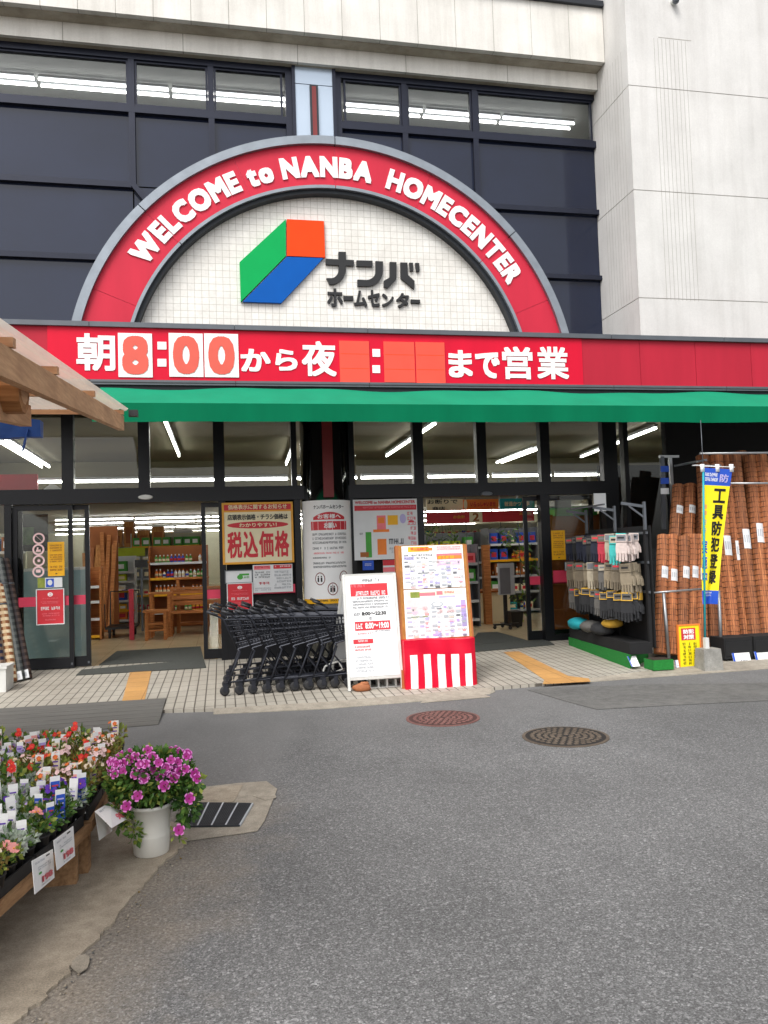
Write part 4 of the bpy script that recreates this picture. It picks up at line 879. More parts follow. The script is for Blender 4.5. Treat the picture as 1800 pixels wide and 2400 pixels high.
# ================================================================ leaflet board with festival cloth
MT['boardwood'] = wood_mat('board wood', C(150, 96, 42), C(190, 132, 66), 2)
def leaflet():
    yb, yt = 8.85, 9.15
    TL, TR, BR, BL = W(941, 1280, yt), W(1083, 1279, yt), W(1100, 1500, yb), W(952, 1500, yb)
    O = BL; U = V((BR.x-BL.x, 0, 0)); Vv = V((((TL.x-BL.x)+(TR.x-BR.x))/2, yt-yb, TL.z-BL.z)); fn = flat(O, U, Vv)
    root = thing('leaflet_board', 'tall wooden board covered with two sale leaflets above a striped cloth', 'notice board', ((BL.x+BR.x)/2, yb, .05))
    mb = MB(); mb.hexa([fn(-.05, -.55, -.03), fn(1.05, -.55, -.03), fn(1.05, 1.005, -.03), fn(-.05, 1.005, -.03), fn(-.05, -.55, -.004), fn(1.05, -.55, -.004), fn(1.05, 1.005, -.004), fn(-.05, 1.005, -.004)], 'boardwood'); part('board', mb, root)
    mb = MB(); f = [fn(-.07, -.55, -.04), fn(-.07, 1.01, -.04)]; mb.bar(f[0], f[1], .045, .07, 'brown', V((0, 1, 0))); mb.bar(fn(1.06, -.55, -.03), fn(1.06, 1.0, -.03), .025, .05, 'brown', V((0, 1, 0)))
    for x in (.0, 1.): mb.bar(fn(x, .95, -.04), V((fn(x, 0, 0).x, yt+.5, .1)), .04, .04, 'brown', V((0, 1, 0)))
    part('wooden_frame', mb, root)
    random.seed(21)
    for k, (y0_, y1_) in enumerate(((.005, .47), (.48, .995))):
        f2 = lambda x, y, d, a=1-y1_, b=1-y0_: fn(x, a+(b-a)*y, d)
        mb = MB(); mb.hexa([f2(0, 0, 0), f2(1, 0, 0), f2(1, 1, 0), f2(0, 1, 0), f2(0, 0, .004), f2(1, 0, .004), f2(1, 1, .004), f2(0, 1, .004)], 'white'); lf = part('leaflet', mb, root, label=('upper leaflet', 'lower leaflet')[k])
        s = Sheet(lambda x, y, d: f2(x, y, d+.004))
        if k == 0:
            s.rect(.1, .02, .44, .14, 'amber'); s.rect(.2, .05, .5, .12, 'orange'); s.dashes(.14, .04, .5, .11, 1, 'pred', .95); s.rect(.56, .02, .98, .14, 'f_blush'); s.dashes(.58, .03, .96, .13, 2, 'pink')
            s.rect(.56, .2, .98, .34, 'pink'); s.rect(.57, .25, .97, .33, 'orange'); s.dashes(.58, .25, .96, .33, 1, 'amber', .95); s.rect(.56, .36, .98, .5, 'f_blush'); s.dashes(.58, .37, .96, .49, 2, 'lilac')
            s.rect(.03, .25, .2, .33, 'lilac'); s.dashes(.03, .2, .52, .34, 2, 'pgrey'); s.rect(.24, .63, .5, .655, 'pgrey')
        else:
            s.rect(.05, .04, .95, .14, 'f_cream'); s.rect(.1, .05, .25, .17, 'leafy'); s.rect(.25, .07, .5, .14, 'pink'); s.rect(.52, .05, .62, .13, 'pink'); s.dashes(.65, .06, .8, .13, 1, 'pred'); s.rect(.55, .15, .82, .19, 'lilac')
            s.rect(.02, .2, .36, .5, 'f_blush'); s.rect(.55, .43, .95, .5, 'f_blush'); s.disc(.52, .32, .1, .06, 'pltgrey'); s.disc(.52, .32, .07, .035, 'white'); s.rect(.46, .86, .56, .97, 'lilac'); s.rect(.04, .55, .36, .57, 'leafy'); s.rect(.9, .25, .98, .8, 'f_lav')
        cols = ['pgrey', 'pltgrey', 'lilac', 'pgrey', 'pink', 'pltgrey']
        for gx in range(5):
            for gy in range(7):
                if random.random() < .85: s.rect(.03+gx*.195+.09, .37+gy*.092+.03, .03+gx*.195+random.uniform(.11, .17), .37+gy*.092+random.uniform(.05, .08), random.choice(['pgrey', 'f_pink', 'lilac', 'pltgrey', 'f_cream', 'f_blush']))
                x, y = .03+gx*.195, .36+gy*.092
                if k == 0 and gx >= 3 and y < .52: continue
                w, h = random.uniform(.05, .09), random.uniform(.03, .06)
                if random.random() < .95: s.rect(x, y, x+w, y+h, random.choice(['pltgrey', 'f_lav', 'f_blush', 'pltgrey', 'whitegrey', 'pgrey', 'lilac']))
                s.dashes(x+w+.005, y, x+.175, y+.07, 3, random.choice(cols), .6)
        s.done(lf)
    # cloth wrapped round the foot
    c0, c1, c2, c3 = W(947, 1503, 8.70), W(1115, 1494, 8.70), W(1121, 1612, 8.64), W(952, 1619, 8.64)
    root = thing('striped_cloth', 'red cloth with five white stripes wrapped round the foot of the leaflet board', 'cloth', ((c2.x+c3.x)/2, 8.65, .04))
    def cf(x, y, d):
        p = c3.lerp(c2, x).lerp(c0.lerp(c1, x), y); w = .012*math.sin(x*19+1.5*y)+.008*math.sin(x*7+y*9)
        if x > .9: w += (x-.9)*(x-.9)*3
        return p+V((0, w-d, .01*math.sin(x*6)*y))
    mb = MB(); nx, ny = 48, 12
    stripes = [(.075, .17), (.26, .36), (.45, .55), (.64, .75), (.83, .925)]
    for i in range(nx):
        for j in range(ny):
            a, b, c, e = i/nx, (i+1)/nx, j/ny, (j+1)/ny
            mb.poly([cf(a, c, 0), cf(b, c, 0), cf(b, e, 0), cf(a, e, 0)], 'red')
    for i in range(14):
        for sx in (0, 1):
            a, b = i/14, (i+1)/14; e0 = [cf(sx, k/6, 0) for k in range(7)]
            for k in range(6):
                dd = .32; mb.poly([e0[k]+V((0, a*dd, 0)), e0[k]+V((0, b*dd, 0)), e0[k+1]+V((0, b*dd, .0)), e0[k+1]+V((0, a*dd, 0))], 'red')
    for i in range(nx):
        a, b = i/nx, (i+1)/nx; mb.poly([cf(a, 1, 0), cf(b, 1, 0), cf(b, 1, 0)+V((0, .32, .0)), cf(a, 1, 0)+V((0, .32, .0))], 'red')
    part('cloth', mb, root, True)
    for a, b in stripes:
        mb = MB()
        for i in range(6):
            for j in range(9):
                x0_, x1_ = a+(b-a)*i/6, a+(b-a)*(i+1)/6; ya, yb_ = .03+.67*j/9, .03+.67*(j+1)/9
                mb.poly([cf(x0_, ya, .003), cf(x1_, ya, .003), cf(x1_, yb_, .003), cf(x0_, yb_, .003)], 'white')
        part('white_stripe', mb, root, True)
leaflet()
# ================================================================ shopping trolleys
def trolley():
    t = thing('shopping_trolley', 'dark wire shopping trolley', 'trolley'); w = .24
    m = MB()
    for s in (-1, 1):
        y = s*w
        m.tube([(.0, y, .93), (.06, y, .90), (.16, y*1.0, .84), (.30, y*.86, .50)], .011, 'cart', 6)
        m.tube([(.30, y*.86, .50), (.33, y*.85, .47), (.26, y*.95, .3), (.19, y, .13)], .012, 'cart', 6)
        m.tube([(.19, y, .145), (.5, y*.85, .16), (.82, y*.72, .18)], .010, 'cart', 6)
        m.tube([(.62, y*.72, .56), (.64, y*.72, .5), (.60, y*.74, .38), (.70, y*.74, .25), (.78, y*.74, .13)], .011, 'cart', 6)
    m.tube([(.25, -w*.9, .18), (.25, w*.9, .18)], .009, 'cart', 6); m.tube([(.78, -w*.72, .17), (.78, w*.72, .17)], .009, 'cart', 6)
    part('frame', m, t, True, None, True)
    m = MB(); T = [(.17, .835), (.80, .80)]; B_ = [(.30, .50), (.74, .60)]
    for s in (-1, 1):
        for k in range(6):
            f = k/5; zq = lambda x0, x1: x0+(x1-x0)*f
            a = (zq(B_[0][0], T[0][0]), s*w*(.86+.12*f), zq(B_[0][1], T[0][1])); b = (zq(B_[1][0], T[1][0]), s*w*(.66+.10*f), zq(B_[1][1], T[1][1])); m.tube([a, b], .009 if k in (0, 5) else .0048, 'cart', 5)
        for k in range(16):
            f = k/15; m.tube([(B_[0][0]+(B_[1][0]-B_[0][0])*f, s*w*(.86-.2*f), B_[0][1]+(B_[1][1]-B_[0][1])*f), (T[0][0]+(T[1][0]-T[0][0])*f, s*w*(.98-.22*f), T[0][1]+(T[1][1]-T[0][1])*f)], .0042, 'cart', 4)
    for k in range(9):
        f = k/8*2-1; m.tube([(.30, f*w*.86, .50), (.74, f*w*.66, .60)], .003, 'cart', 4); m.tube([(.74, f*w*.66, .60), (.80, f*w*.76, .80)], .003, 'cart', 4)
    for k in range(6):
        f = k/5; m.tube([(.74+.06*f, -w*(.66+.1*f), .6+.2*f), (.74+.06*f, w*(.66+.1*f), .6+.2*f)], .0035, 'cart', 4)
    part('basket', m, t, False, None, True)
    m = MB(); m.tube([(.0, -w-.01, .93), (.0, w+.01, .93)], .016, 'cartdk', 8)
    for s in (-1, 1): m.tube([(-.02, s*w, .935), (.1, s*w, .885)], .017, 'cartdk', 8)
    part('handle', m, t, True, None, True)
    m = MB(); m.hexa([(.19, -w*.85, .82), (.2, -w*.85, .82), (.2, w*.85, .82), (.19, w*.85, .82), (.30, -w*.75, .54), (.31, -w*.75, .54), (.31, w*.75, .54), (.30, w*.75, .54)], 'cartdk'); part('child_seat_flap', m, t, False, None, True)
    for x, y in ((.17, -w), (.17, w), (.78, -w*.74), (.78, w*.74)):
        m = MB(); m.lathe((x-.02, y, .055), [(.03, -.016), (.052, -.013), (.055, 0), (.052, .013), (.03, .016)], 'rubber', 14, 'y'); wh = part('wheel', m, t, True, None, True)
        m = MB(); m.box(x-.03, x+.015, y-.022, y-.017, .05, .14, 'cart'); m.box(x-.03, x+.015, y+.017, y+.022, .05, .14, 'cart'); m.box(x-.03, x+.015, y-.022, y+.022, .135, .145, 'cart'); part('fork', m, wh, False, None, True)
    return t
tr = trolley(); TG = 'shopping trolleys nested in rows before the column'
ordn = ['rearmost', 'second', 'third', 'fourth', 'fifth', 'sixth', 'seventh', 'eighth']
first = True
for row, (yc, xs0, nn) in enumerate(((9.22, -.14, 8), (9.98, -.1, 8))):
    for k in range(nn):
        x = xs0+k*(.155 if row == 0 else .175); yj = random.uniform(-.012, .012)
        lab = 'dark wire trolley, %s from the handle end of the %s row' % (ordn[k], ('front', 'back')[row])
        loc = (x, yc+yj, zp(x, yc)-.003)
        if first: o = tr; o.location = loc; o['label'] = lab; first = False
        else: o = dup(tr, loc, None, lab)
        o['group'] = TG; o.rotation_euler = (0, R(-.6), R(random.uniform(-1.5, 1.5)-3))
# ================================================================ right side: glove rack, reed screens, banner
# green turf platform along the doorway side
pa, pb = GP(1333, 1512), GP(1476, 1566); PXX = (pa.x+pb.x)/2
pl = thing('turf_platform', 'low display platform covered in green artificial turf under the gloves', 'display platform', (PXX+.3, (pa.y+pb.y)/2, .08))
c1, c2, c3 = GP(1333, 1512), GP(1478, 1568), GP(1520, 1546)
bk = c1+(c3-c2); m = MB(); zc_ = .09
q0 = [V((p.x, p.y, .03)) for p in (c1, c2, c3, bk)]; m.hexa(q0+[V((p.x, p.y, c1.z+.119)) for p in q0], 'turf'); part('base', m, pl)
ux = (c2-c1); ux.z = 0; LP = ux.length; ux.normalize(); nx_ = V((ux.y, -ux.x, 0))     # ux: along the platform towards the street; nx_: out towards the doorway
if nx_.x > 0: nx_ = -nx_
PZ = c1.z+.19; TZ = PZ-.07
def rk(s, d, z): return c1+ux*s-nx_*d+V((0, 0, z-c1.z))
# rack
rt = thing('glove_rack', 'grey metal hook rack hung with three rows of work gloves', 'display rack', rk(LP/2, .25, PZ))
m = MB()
for s in (.15, LP*.55, LP-.05): m.bar(rk(s, .3, PZ), rk(s, .3, 1.75), .045, .04, 'matblack'); m.bar(rk(s, .3, 1.75), rk(s, .3, 2.1), .035, .03, 'trim')
part('post', m, rt)
m = MB()
for z in (1.71, 1.34, .97): m.bar(rk(.1, .3, z), rk(LP, .3, z), .02, .03, 'trim')
part('crossbar', m, rt)
m = MB()
for s in (.15, LP*.55, LP-.05): m.bar(rk(s, .3, 2.04), rk(s, .0, 2.09), .022, .035, 'trim'); m.bar(rk(s, .3, 1.9), rk(s, .1, 2.05), .018, .02, 'trim')
m.bar(rk(.3, .02, 2.11), rk(LP*.7, .02, 2.11), .03, .02, 'trim'); part('bracket', m, rt)
m = MB(); m.slab([rk(0, .34, PZ), rk(LP, .34, PZ), rk(LP, .34, 1.8), rk(0, .34, 1.8)], nx_*-.01, 'matblack'); part('back_panel', m, rt)
for z0 in (1.79,):
    m = MB(); a = W(1390, 1163, rk(LP*.25, -.1, 0).y); fn = flat((a.x, a.y-.02, a.z-.22), (.19, 0, 0), (0, 0, .26)); s_, r_ = sheet('rack_sign', 'blank white card standing on top of the glove rack', 'sign card', fn, 'whitegrey', .004)
def glove(kind, mA, mB_):
    m = MB(); t = thing('work_gloves', '', 'gloves')
    for dx in (-.014, .014):
        y = dx
        prof = [(-.045, -.03), (.045, -.03), (.05, -.10), (.058, -.17), (.056, -.215), (-.054, -.215), (-.056, -.15), (-.05, -.08)]
        m.slab([(px_, y-.012, z) for px_, z in prof], (0, .024, 0), mA)
        for k in range(4): m.tube([(-.040+k*.0265, y, -.20), (-.042+k*.028, y-.004, -.262), (-.043+k*.0285, y-.008, -.315+abs(k-1.6)*.014)], .0135, mA, 6, .011)
        m.tube([(.05, y, -.13), (.066, y, -.17), (.07, y-.006, -.225)], .0135, mA, 6, .011)
    part('glove_hand', m, t, False, None, True)
    m = MB(); m.slab([(-.05, -.03, .0), (.05, -.03, .0), (.054, -.034, -.085), (-.054, -.034, -.085)], (0, .06, 0), mB_); part('cuff', m, t, False, None, True)
    m = MB(); m.box(-.046, .046, -.034, -.0315, -.075, -.01, random.choice(['pgrey', 'g_cream', 'g_grey', 'g_taupe'])); m.box(-.035, .03, -.035, -.0342, -.05, -.03, random.choice(['pred', 'pgrey', 'black'])); part('header_card', m, t, False, None, True); return t
protos = {}
GG = 'packs of work gloves hanging on the rack'
names = {'g_cream': 'cream', 'g_taupe': 'taupe', 'g_navy': 'navy', 'g_red': 'dark red', 'g_beige': 'beige', 'g_teal': 'teal', 'g_pinkish': 'pale pink', 'g_dark': 'charcoal', 'g_grey': 'grey'}
rowsd = [(1.70, ['g_navy', 'g_dark', 'g_navy', 'g_navy', 'g_dark', 'g_navy', 'g_red', 'g_cream', 'g_teal', 'g_pinkish'], 'top'), (1.335, ['g_taupe', 'g_beige', 'g_taupe', 'g_beige', 'g_cream', 'g_taupe', 'g_grey', 'g_beige', 'g_taupe', 'g_beige'], 'middle'), (.965, ['g_grey']+['g_dark']*4+['g_grey']+['g_dark']*4, 'lowest')]
for z, ks, rn in rowsd:
    for layer in (0, 1, 2):
        for i, kd in enumerate(ks):
            key = (kd, rn == 'lowest')
            if key not in protos: g = protos[key] = glove(kd, kd, 'g_yel' if (rn == 'lowest' and kd == 'g_dark') else kd); new = True
            else: g = dup(protos[key]); new = False
            s = .10+(i+.2+.3*layer)*(LP-.1)/len(ks); p = rk(s, .2-layer*.1+random.uniform(-.02, .02), z+random.uniform(-.02, .02))
            g.location = p; g.rotation_euler = (random.uniform(-.08, .08), random.uniform(-.05, .05), -R(42)+random.uniform(-.25, .25)); g.scale = (random.uniform(1.15, 1.35), 1.5, random.uniform(1.05, 1.25))
            g['label'] = '%s work gloves in the %s row, %s from the doorway%s' % (names[kd], rn, (ordn+['ninth', 'tenth'])[i].replace('rearmost', 'first'), ('', ' on middle hooks', ' on outer hooks')[layer]); g['group'] = GG
# bagged goods lying on the platform
for i, (s, mt, ln, lab) in enumerate(((.25, 'teal', .42, 'teal bagged bundle lying on the turf platform'), (.72, 'g_grey', .34, 'grey beige bagged bundle lying on the turf platform'), (1.12, 'g_dark', .4, 'charcoal bagged bundle lying on the turf platform'), (1.38, 'g_yel', .22, 'mustard bagged bundle lying on top of the dark bundle'))):
    s = min(s, LP-.15); m = MB(); z = PZ+.15+(.1 if i == 3 else 0); p = rk(s, .07+.03*(i == 3), z); m.blob((0, 0, 0), .2, mt, 8, .06, (ln/.32, .75, .45 if i < 3 else .3))
    m.box(-ln*.2, ln*.2, -.09, .09, .055, .066, 'whitegrey' if i % 2 else mt)
    o = solo('bagged_bundle', m, lab, 'bundle', None, True); o.location = p; o.rotation_euler = (0, .0, math.atan2(ux.y, ux.x))
tm = MB(); b0 = rk(LP*.35, -.02, PZ); tm.slab([rk(.03, .01, TZ), rk(LP-.01, .01, TZ), rk(LP-.01, .3, TZ), rk(.03, .3, TZ)], (0, 0, .14), 'matblack'); solo('goods_tray', tm, 'long black tray on the turf platform under the gloves', 'tray')
# reed screens: rolls leaning back
def roll(r, L, rings=9, rm='reed', lz=.62):
    m = MB(); n = 26; prof = []
    t = thing('reed_screen', '', 'reed screen roll')
    k0 = len(m.v)
    for j in range(2):
        for q in range(n*2):
            a = 2*math.pi*q/(n*2); rr = r*(1 if q % 2 == 0 else .955)*(1+.03*math.sin(a*3+1)); m.v.append(V((rr*math.cos(a), rr*math.sin(a), L*j)))
    i = m.mi(rm); N = n*2
    for q in range(N): m.f.append([q, (q+1) % N, N+(q+1) % N, N+q]); m.m.append(i)
    m.f.append(list(range(N))[::-1]); m.f.append(list(range(N, 2*N))); m.m += [i, i]
    part('roll', m, t, False, None, True)
    m = MB()
    for k in range(rings): z = L*(.04+.92*k/(rings-1)); m.lathe((0, 0, z), [(r*1.004, -.004), (r*1.012, 0), (r*1.004, .004)], 'string', 18)
    part('binding', m, t, False, None, True)
    m = MB(); w = r*.75; n = 6
    for q in range(n):
        a, b = -R(125)+R(70)*q/n, -R(125)+R(70)*(q+1)/n
        m.poly([(r*1.04*math.cos(a), r*1.04*math.sin(a), L*lz), (r*1.04*math.cos(b), r*1.04*math.sin(b), L*lz), (r*1.04*math.cos(b), r*1.04*math.sin(b), L*(lz+.1)), (r*1.04*math.cos(a), r*1.04*math.sin(a), L*(lz+.1))], 'whitegrey')
    lb = part('label_sheet', m, t, True, None, True)
    m = MB()
    for q in range(3):
        a, b = -R(118)+R(18)*q, -R(108)+R(18)*q
        m.poly([(r*1.046*math.cos(a), r*1.046*math.sin(a), L*(lz+.03)), (r*1.046*math.cos(b), r*1.046*math.sin(b), L*(lz+.03)), (r*1.046*math.cos(b), r*1.046*math.sin(b), L*(lz+.07)), (r*1.046*math.cos(a), r*1.046*math.sin(a), L*(lz+.07))], 'pltgrey')
    part('printed_area', m, lb, False, None, True)
    return t
def lean(o, a, b):
    a, b = V(a), V(b); d = (b-a).normalized(); q = V((0, 0, 1)).rotation_difference(d); o.location = a; o.rotation_mode = 'QUATERNION'
    o.rotation_quaternion = q
RG = 'rolled reed screens leaning beside the entrance'
sps = [roll(.078, 1.62, 21, a, z) for a, z in (('reed', .62), ('reed3', .6), ('reed2', .63))]; tps = [roll(.09, 2.75, 35, a, z) for a, z in (('reed2', .5), ('reed', .53), ('reed3', .47), ('reed', .44))]
short = [((1547, 1532), (1556, 1243)), ((1574, 1535), (1578, 1243)), ((1598, 1534), (1602, 1245)), ((1622, 1534), (1625, 1240)), ((1645, 1530), (1645, 1238))]
for i, (b_, t_) in enumerate(short):
    o = dup(sps[i % 3]) if i > 2 else sps[i]; p = W(b_[0], b_[1], 9.35+(.0 if i % 2 == 0 else .06)); q = W(t_[0]+random.uniform(-4, 4), t_[1], 9.78); lean(o, (p.x, p.y, max(p.z, .12)), q)
    o['label'] = 'short brown reed screen roll, %s from the gloves' % ordn[i].replace('rearmost', 'first'); o['group'] = RG
midr = [((1580, 1300), (1590, 1146)), ((1612, 1300), (1618, 1144)), ((1645, 1300), (1648, 1140)), ((1610, 1400), (1618, 1228))]
mps = [roll(.085, 1.2, 15, a) for a in ('reed2', 'reed')]
for i, (b_, t_) in enumerate(midr):
    o = mps[i] if i < 2 else dup(mps[i % 2]); p = W(b_[0], b_[1], 10.0+.03*i); q = W(t_[0], t_[1], 10.25); lean(o, q+(p-q).normalized()*1.15, q)
    o['label'] = 'reed screen roll standing behind the short rolls, %s from the gloves' % ordn[i].replace('rearmost', 'first'); o['group'] = RG
tall = [((1672, 1525), (1650, 1085), 9.45), ((1700, 1525), (1668, 1070), 9.5), ((1722, 1528), (1690, 1050), 9.42), ((1752, 1530), (1702, 1052), 9.55), ((1772, 1530), (1728, 1045), 9.45), ((1800, 1528), (1754, 1048), 9.52), ((1828, 1528), (1782, 1045), 9.47), ((1856, 1526), (1812, 1050), 9.5), ((1790, 1500), (1738, 1020), 9.8), ((1760, 1500), (1715, 1030), 9.85)]
for i, (b_, t_, y) in enumerate(tall):
    o = tps[i] if i < 4 else dup(tps[i % 4]); p = W(b_[0], b_[1], y); q = W(t_[0]+random.uniform(-12, 12), t_[1]+random.uniform(-22, 26), y+.55); p.z = max(p.z, .1); lean(o, p, q)
    o['label'] = 'tall brown reed screen roll leaning back, %s from the banner' % (ordn+['ninth', 'tenth'])[i].replace('rearmost', 'first'); o['group'] = RG
# pipe rails
m = MB(); rail = thing('pipe_rack', 'galvanised pipe rack holding the reed screens upright', 'rack', W(1690, 1530, 9.3))
Y9 = 9.28
m.tube([W(1524, 1390, Y9), W(1650, 1380, Y9)], .014, 'pipe', 8); m.tube([W(1640, 1063, Y9+.2), W(1900, 1060, Y9+.2)], .016, 'pipe', 8); m.tube([W(1622, 1091, Y9+.2), W(1690, 1091, Y9+.2)], .01, 'pipe', 8); m.tube([W(1712, 1133, Y9+.2), W(1900, 1132, Y9+.2)], .014, 'pipe', 8)
part('rail', m, rail, True)
for (a, b) in (((1555, 1390), (1568, 1545)), ((1684, 1384), (1692, 1560))):
    m = MB(); p, q = W(a[0], a[1], Y9), W(b[0], b[1], Y9); q.z = .05; m.tube([p, q], .022, 'pipe', 10); m.lathe(q, [(.05, 0), (.05, .012)], 'pipe', 12); part('post', m, rail, True)
hr = thing('upright_rack', 'dark grey upright frame with blue tags beside the reed screens', 'frame', W(1570, 1230, 10.4))
m = MB(); Y0 = 10.4; m.bar(W(1551, 1070, Y0), W(1556, 1240, Y0), .05, .05, 'trim', V((0, 1, 0))); m.bar(W(1570, 1072, Y0), W(1580, 1225, Y0), .045, .04, 'pipe', V((0, 1, 0))); m.bar(W(1545, 1070, Y0), W(1590, 1070, Y0), .04, .035, 'pipe'); m.bar(W(1582, 1092, Y0), W(1655, 1078, 9.5), .03, .03, 'trim'); part('upright', m, hr)
for k, yy in enumerate((1092, 1120, 1144)):
    m = MB(); pxbox(m, 1549, yy, 1568, yy+14, Y0-.05, .01, 'blue' if k != 2 else 'whitegrey'); part('tag', m, hr)
# banner flag
pole = thing('banner_flag', 'tall yellow banner with black characters and blue ends on a cyan pole', 'banner', G(1660, 1560, .05)); YB = 8.98
m = MB(); m.tube([W(1653, 1555, YB), W(1648, 1090, YB)], .013, 'teal', 8); m.tube([W(1648, 1095, YB), W(1642, 985, YB+.1)], .005, 'trim', 6); part('pole', m, pole, True)
m = MB(); m.tube([W(1640, 1092, YB), W(1722, 1095, YB)], .007, 'white', 6)
for px in (1646, 1681, 1714): m.box(W(px-4, 1098, YB).x, W(px+4, 1098, YB).x, YB-.012, YB+.012, W(px, 1106, YB).z, W(px, 1088, YB).z, 'white')
part('crossbar', m, pole, True)
def bf(x, y, d):
    t = 1-y; xl = 1646+(1647-1646)*t; xr = 1717-37*t**.9; px = xl+(xr-xl)*x; py = 1096+t*320+(4*x*(1-t))
    fold = .05*math.sin(math.pi*x)*t+.035*math.sin(x*7+t*3)*t
    p = W(px, py, YB); return V((p.x, YB+fold-d, p.z))
m = MB(); nx, ny = 10, 40
for i in range(nx):
    for j in range(ny):
        a, b, c, e = i/nx, (i+1)/nx, j/ny, (j+1)/ny; v = 1-(c+e)/2
        m.poly([bf(a, c, 0), bf(b, c, 0), bf(b, e, 0), bf(a, e, 0)], 'blue' if v < .125 or v > .895 else 'yellow')
part('flag', m, pole, True)
s = Sheet(bf); s.dashes(.1, .035, .55, .105, 2, 'white', .7); s.text('防', .6, .04, .9, .10, 'lilac', .02)
s.vtext('工具防犯登録', .42, .14, .88, .86, 'black', .035); s.dashes(.03, .27, .2, .36, 2, 'pink'); s.dashes(.04, .38, .2, .5, 2, 'pltgrey'); s.vtext('実施中', .02, .52, .26, .86, 'blue', .02); s.dashes(.15, .91, .75, .95, 2, 'white'); s.done(pole)
m = MB(); c = G(1672, 1568, .03); c.z = .0; m.hexa([c+V(p) for p in ((-.13, -.02, 0), (.13, -.02, 0), (.13, .2, 0), (-.13, .2, 0), (-.115, 0, .27), (.115, 0, .27), (.115, .18, .27), (-.115, .18, .27))], 'block'); m.bar(c+V((-.02, .09, .27)), c+V((-.02, .09, .4)), .05, .05, 'plastic_w', V((0, 1, 0))); solo('cast_block', m, 'grey cast block holding the foot of the banner pole', 'weight')
# small yellow stand sign
fn = pxrect(1592, 1466, 1640, 1566, 8.92); s, r = sheet('stand_sign', 'small yellow upright sign with a red square beside the banner base', 'sign', fn, 'yellow', .02, None, 'orange', .015)
s.rect(.12, .06, .82, .34, 'pred'); s.text('防犯', .22, .085, .74, .19, 'white', .04); s.text('対策', .22, .21, .74, .32, 'white', .04)
for k in range(3): s.dashes(.16+k*.27, .40, .30+k*.27, .93, 7, 'black', .75)
s.done(r)
m = MB(); c = fn(.5, 0, 0); m.box(c.x-.13, c.x+.13, 8.88, 9.02, .03, c.z-.01, 'brown'); part('foot', m, r)
# goods at the kerb: green tray, dark boxes with price cards
def tray(px, py, w, d, h, mt, lab, nm='turf_tray', cat='tray'):
    p = G(px, py, .05); m = MB(); m.box(p.x, p.x+w, p.y, p.y+d, .04, .04+h, mt); m.box(p.x+.015, p.x+w-.015, p.y+.015, p.y+d-.015, .04+h, .045+h, 'soil'); return solo(nm, m, lab, cat)
tray(1532, 1570, .27, .22, .12, 'turf', 'small green turf covered tray before the short reed screens')
def pcard(px0, py0, px1, py1, Y, lab, tilt=.0, group=None, nm='price_card'):
    fn0 = pxrect(px0, py0, px1, py1, Y); O = fn0(0, 0, 0); s, r = sheet(nm, lab, 'price card', flat(O, fn0(1, 0, 0)-O, fn0(0, 1, 0)-O+V((0, tilt, 0))), 'white', .003, group); s.rect(.0, .0, .12, 1, 'blue'); s.dashes(.2, .15, .9, .45, 2, 'pltgrey'); s.dashes(.4, .6, .9, .85, 1, 'pgrey'); s.done(r)
pcard(1480, 1540, 1500, 1562, 8.95, 'white price card lying against the end of the turf platform', .1); pcard(1585, 1548, 1592, 1566, 8.9, 'narrow white card between the green tray and the yellow sign', .02)
for i, (a, b) in enumerate(((1700, 1766), (1770, 1850))):
    m = MB(); p0, p1 = W(a, 1560, 9.1), W(b, 1560, 9.1); m.box(p0.x, p1.x, 9.1, 9.4, .06, .33, 'matblack'); m.box(p0.x+.02, p1.x-.02, 9.095, 9.1, .1, .28, 'black'); solo('goods_box', m, ('dark goods box under the reed screens, nearer the banner', 'dark goods box under the reed screens at the picture edge')[i], 'box')
pcard(1721, 1528, 1762, 1560, 9.05, 'white price card with a blue edge on the dark box nearer the banner', .05, 'price cards below the reed screens'); pcard(1774, 1527, 1815, 1558, 9.05, 'white price card with a blue edge, farthest right below the reed screens', .05, 'price cards below the reed screens')
# ================================================================ left: rolled fabric, white crate
def froll(r, L, mt):
    m = MB(); t = thing('fabric_roll', '', 'fabric roll'); m.lathe((0, 0, 0), [(r*.9, 0), (r, .03), (r*1.02, L*.5), (r*.97, L-.03), (r*.85, L)], mt, 18); part('cloth', m, t, True, None, True)
    m = MB(); m.lathe((0, 0, L*.78), [(r*1.05, -.012), (r*1.07, 0), (r*1.05, .012)], 'trim', 14); part('tie', m, t, True, None, True)
    m = MB(); m.box(-.045, .045, -r-.02, -r-.012, .0, .11, 'whitegrey'); m.box(-.02, .02, -r-.022, -r-.0205, .03, .08, 'pltgrey'); part('price_tag', m, t, False, None, True); return t
MT['plaid1'] = plaid_mat('brown check', C(226, 208, 176), C(142, 92, 62), C(200, 170, 130)); MT['plaid2'] = plaid_mat('grey weave', C(66, 70, 72), C(96, 100, 98), C(120, 122, 120)); MT['plaid3'] = plaid_mat('dark brown weave', C(58, 48, 46), C(92, 76, 70), C(60, 60, 66)); MT['plaid4'] = plaid_mat('navy check', C(40, 44, 66), C(120, 96, 80), C(180, 160, 140))
FG = 'rolls of cloth leaning beside the left door'
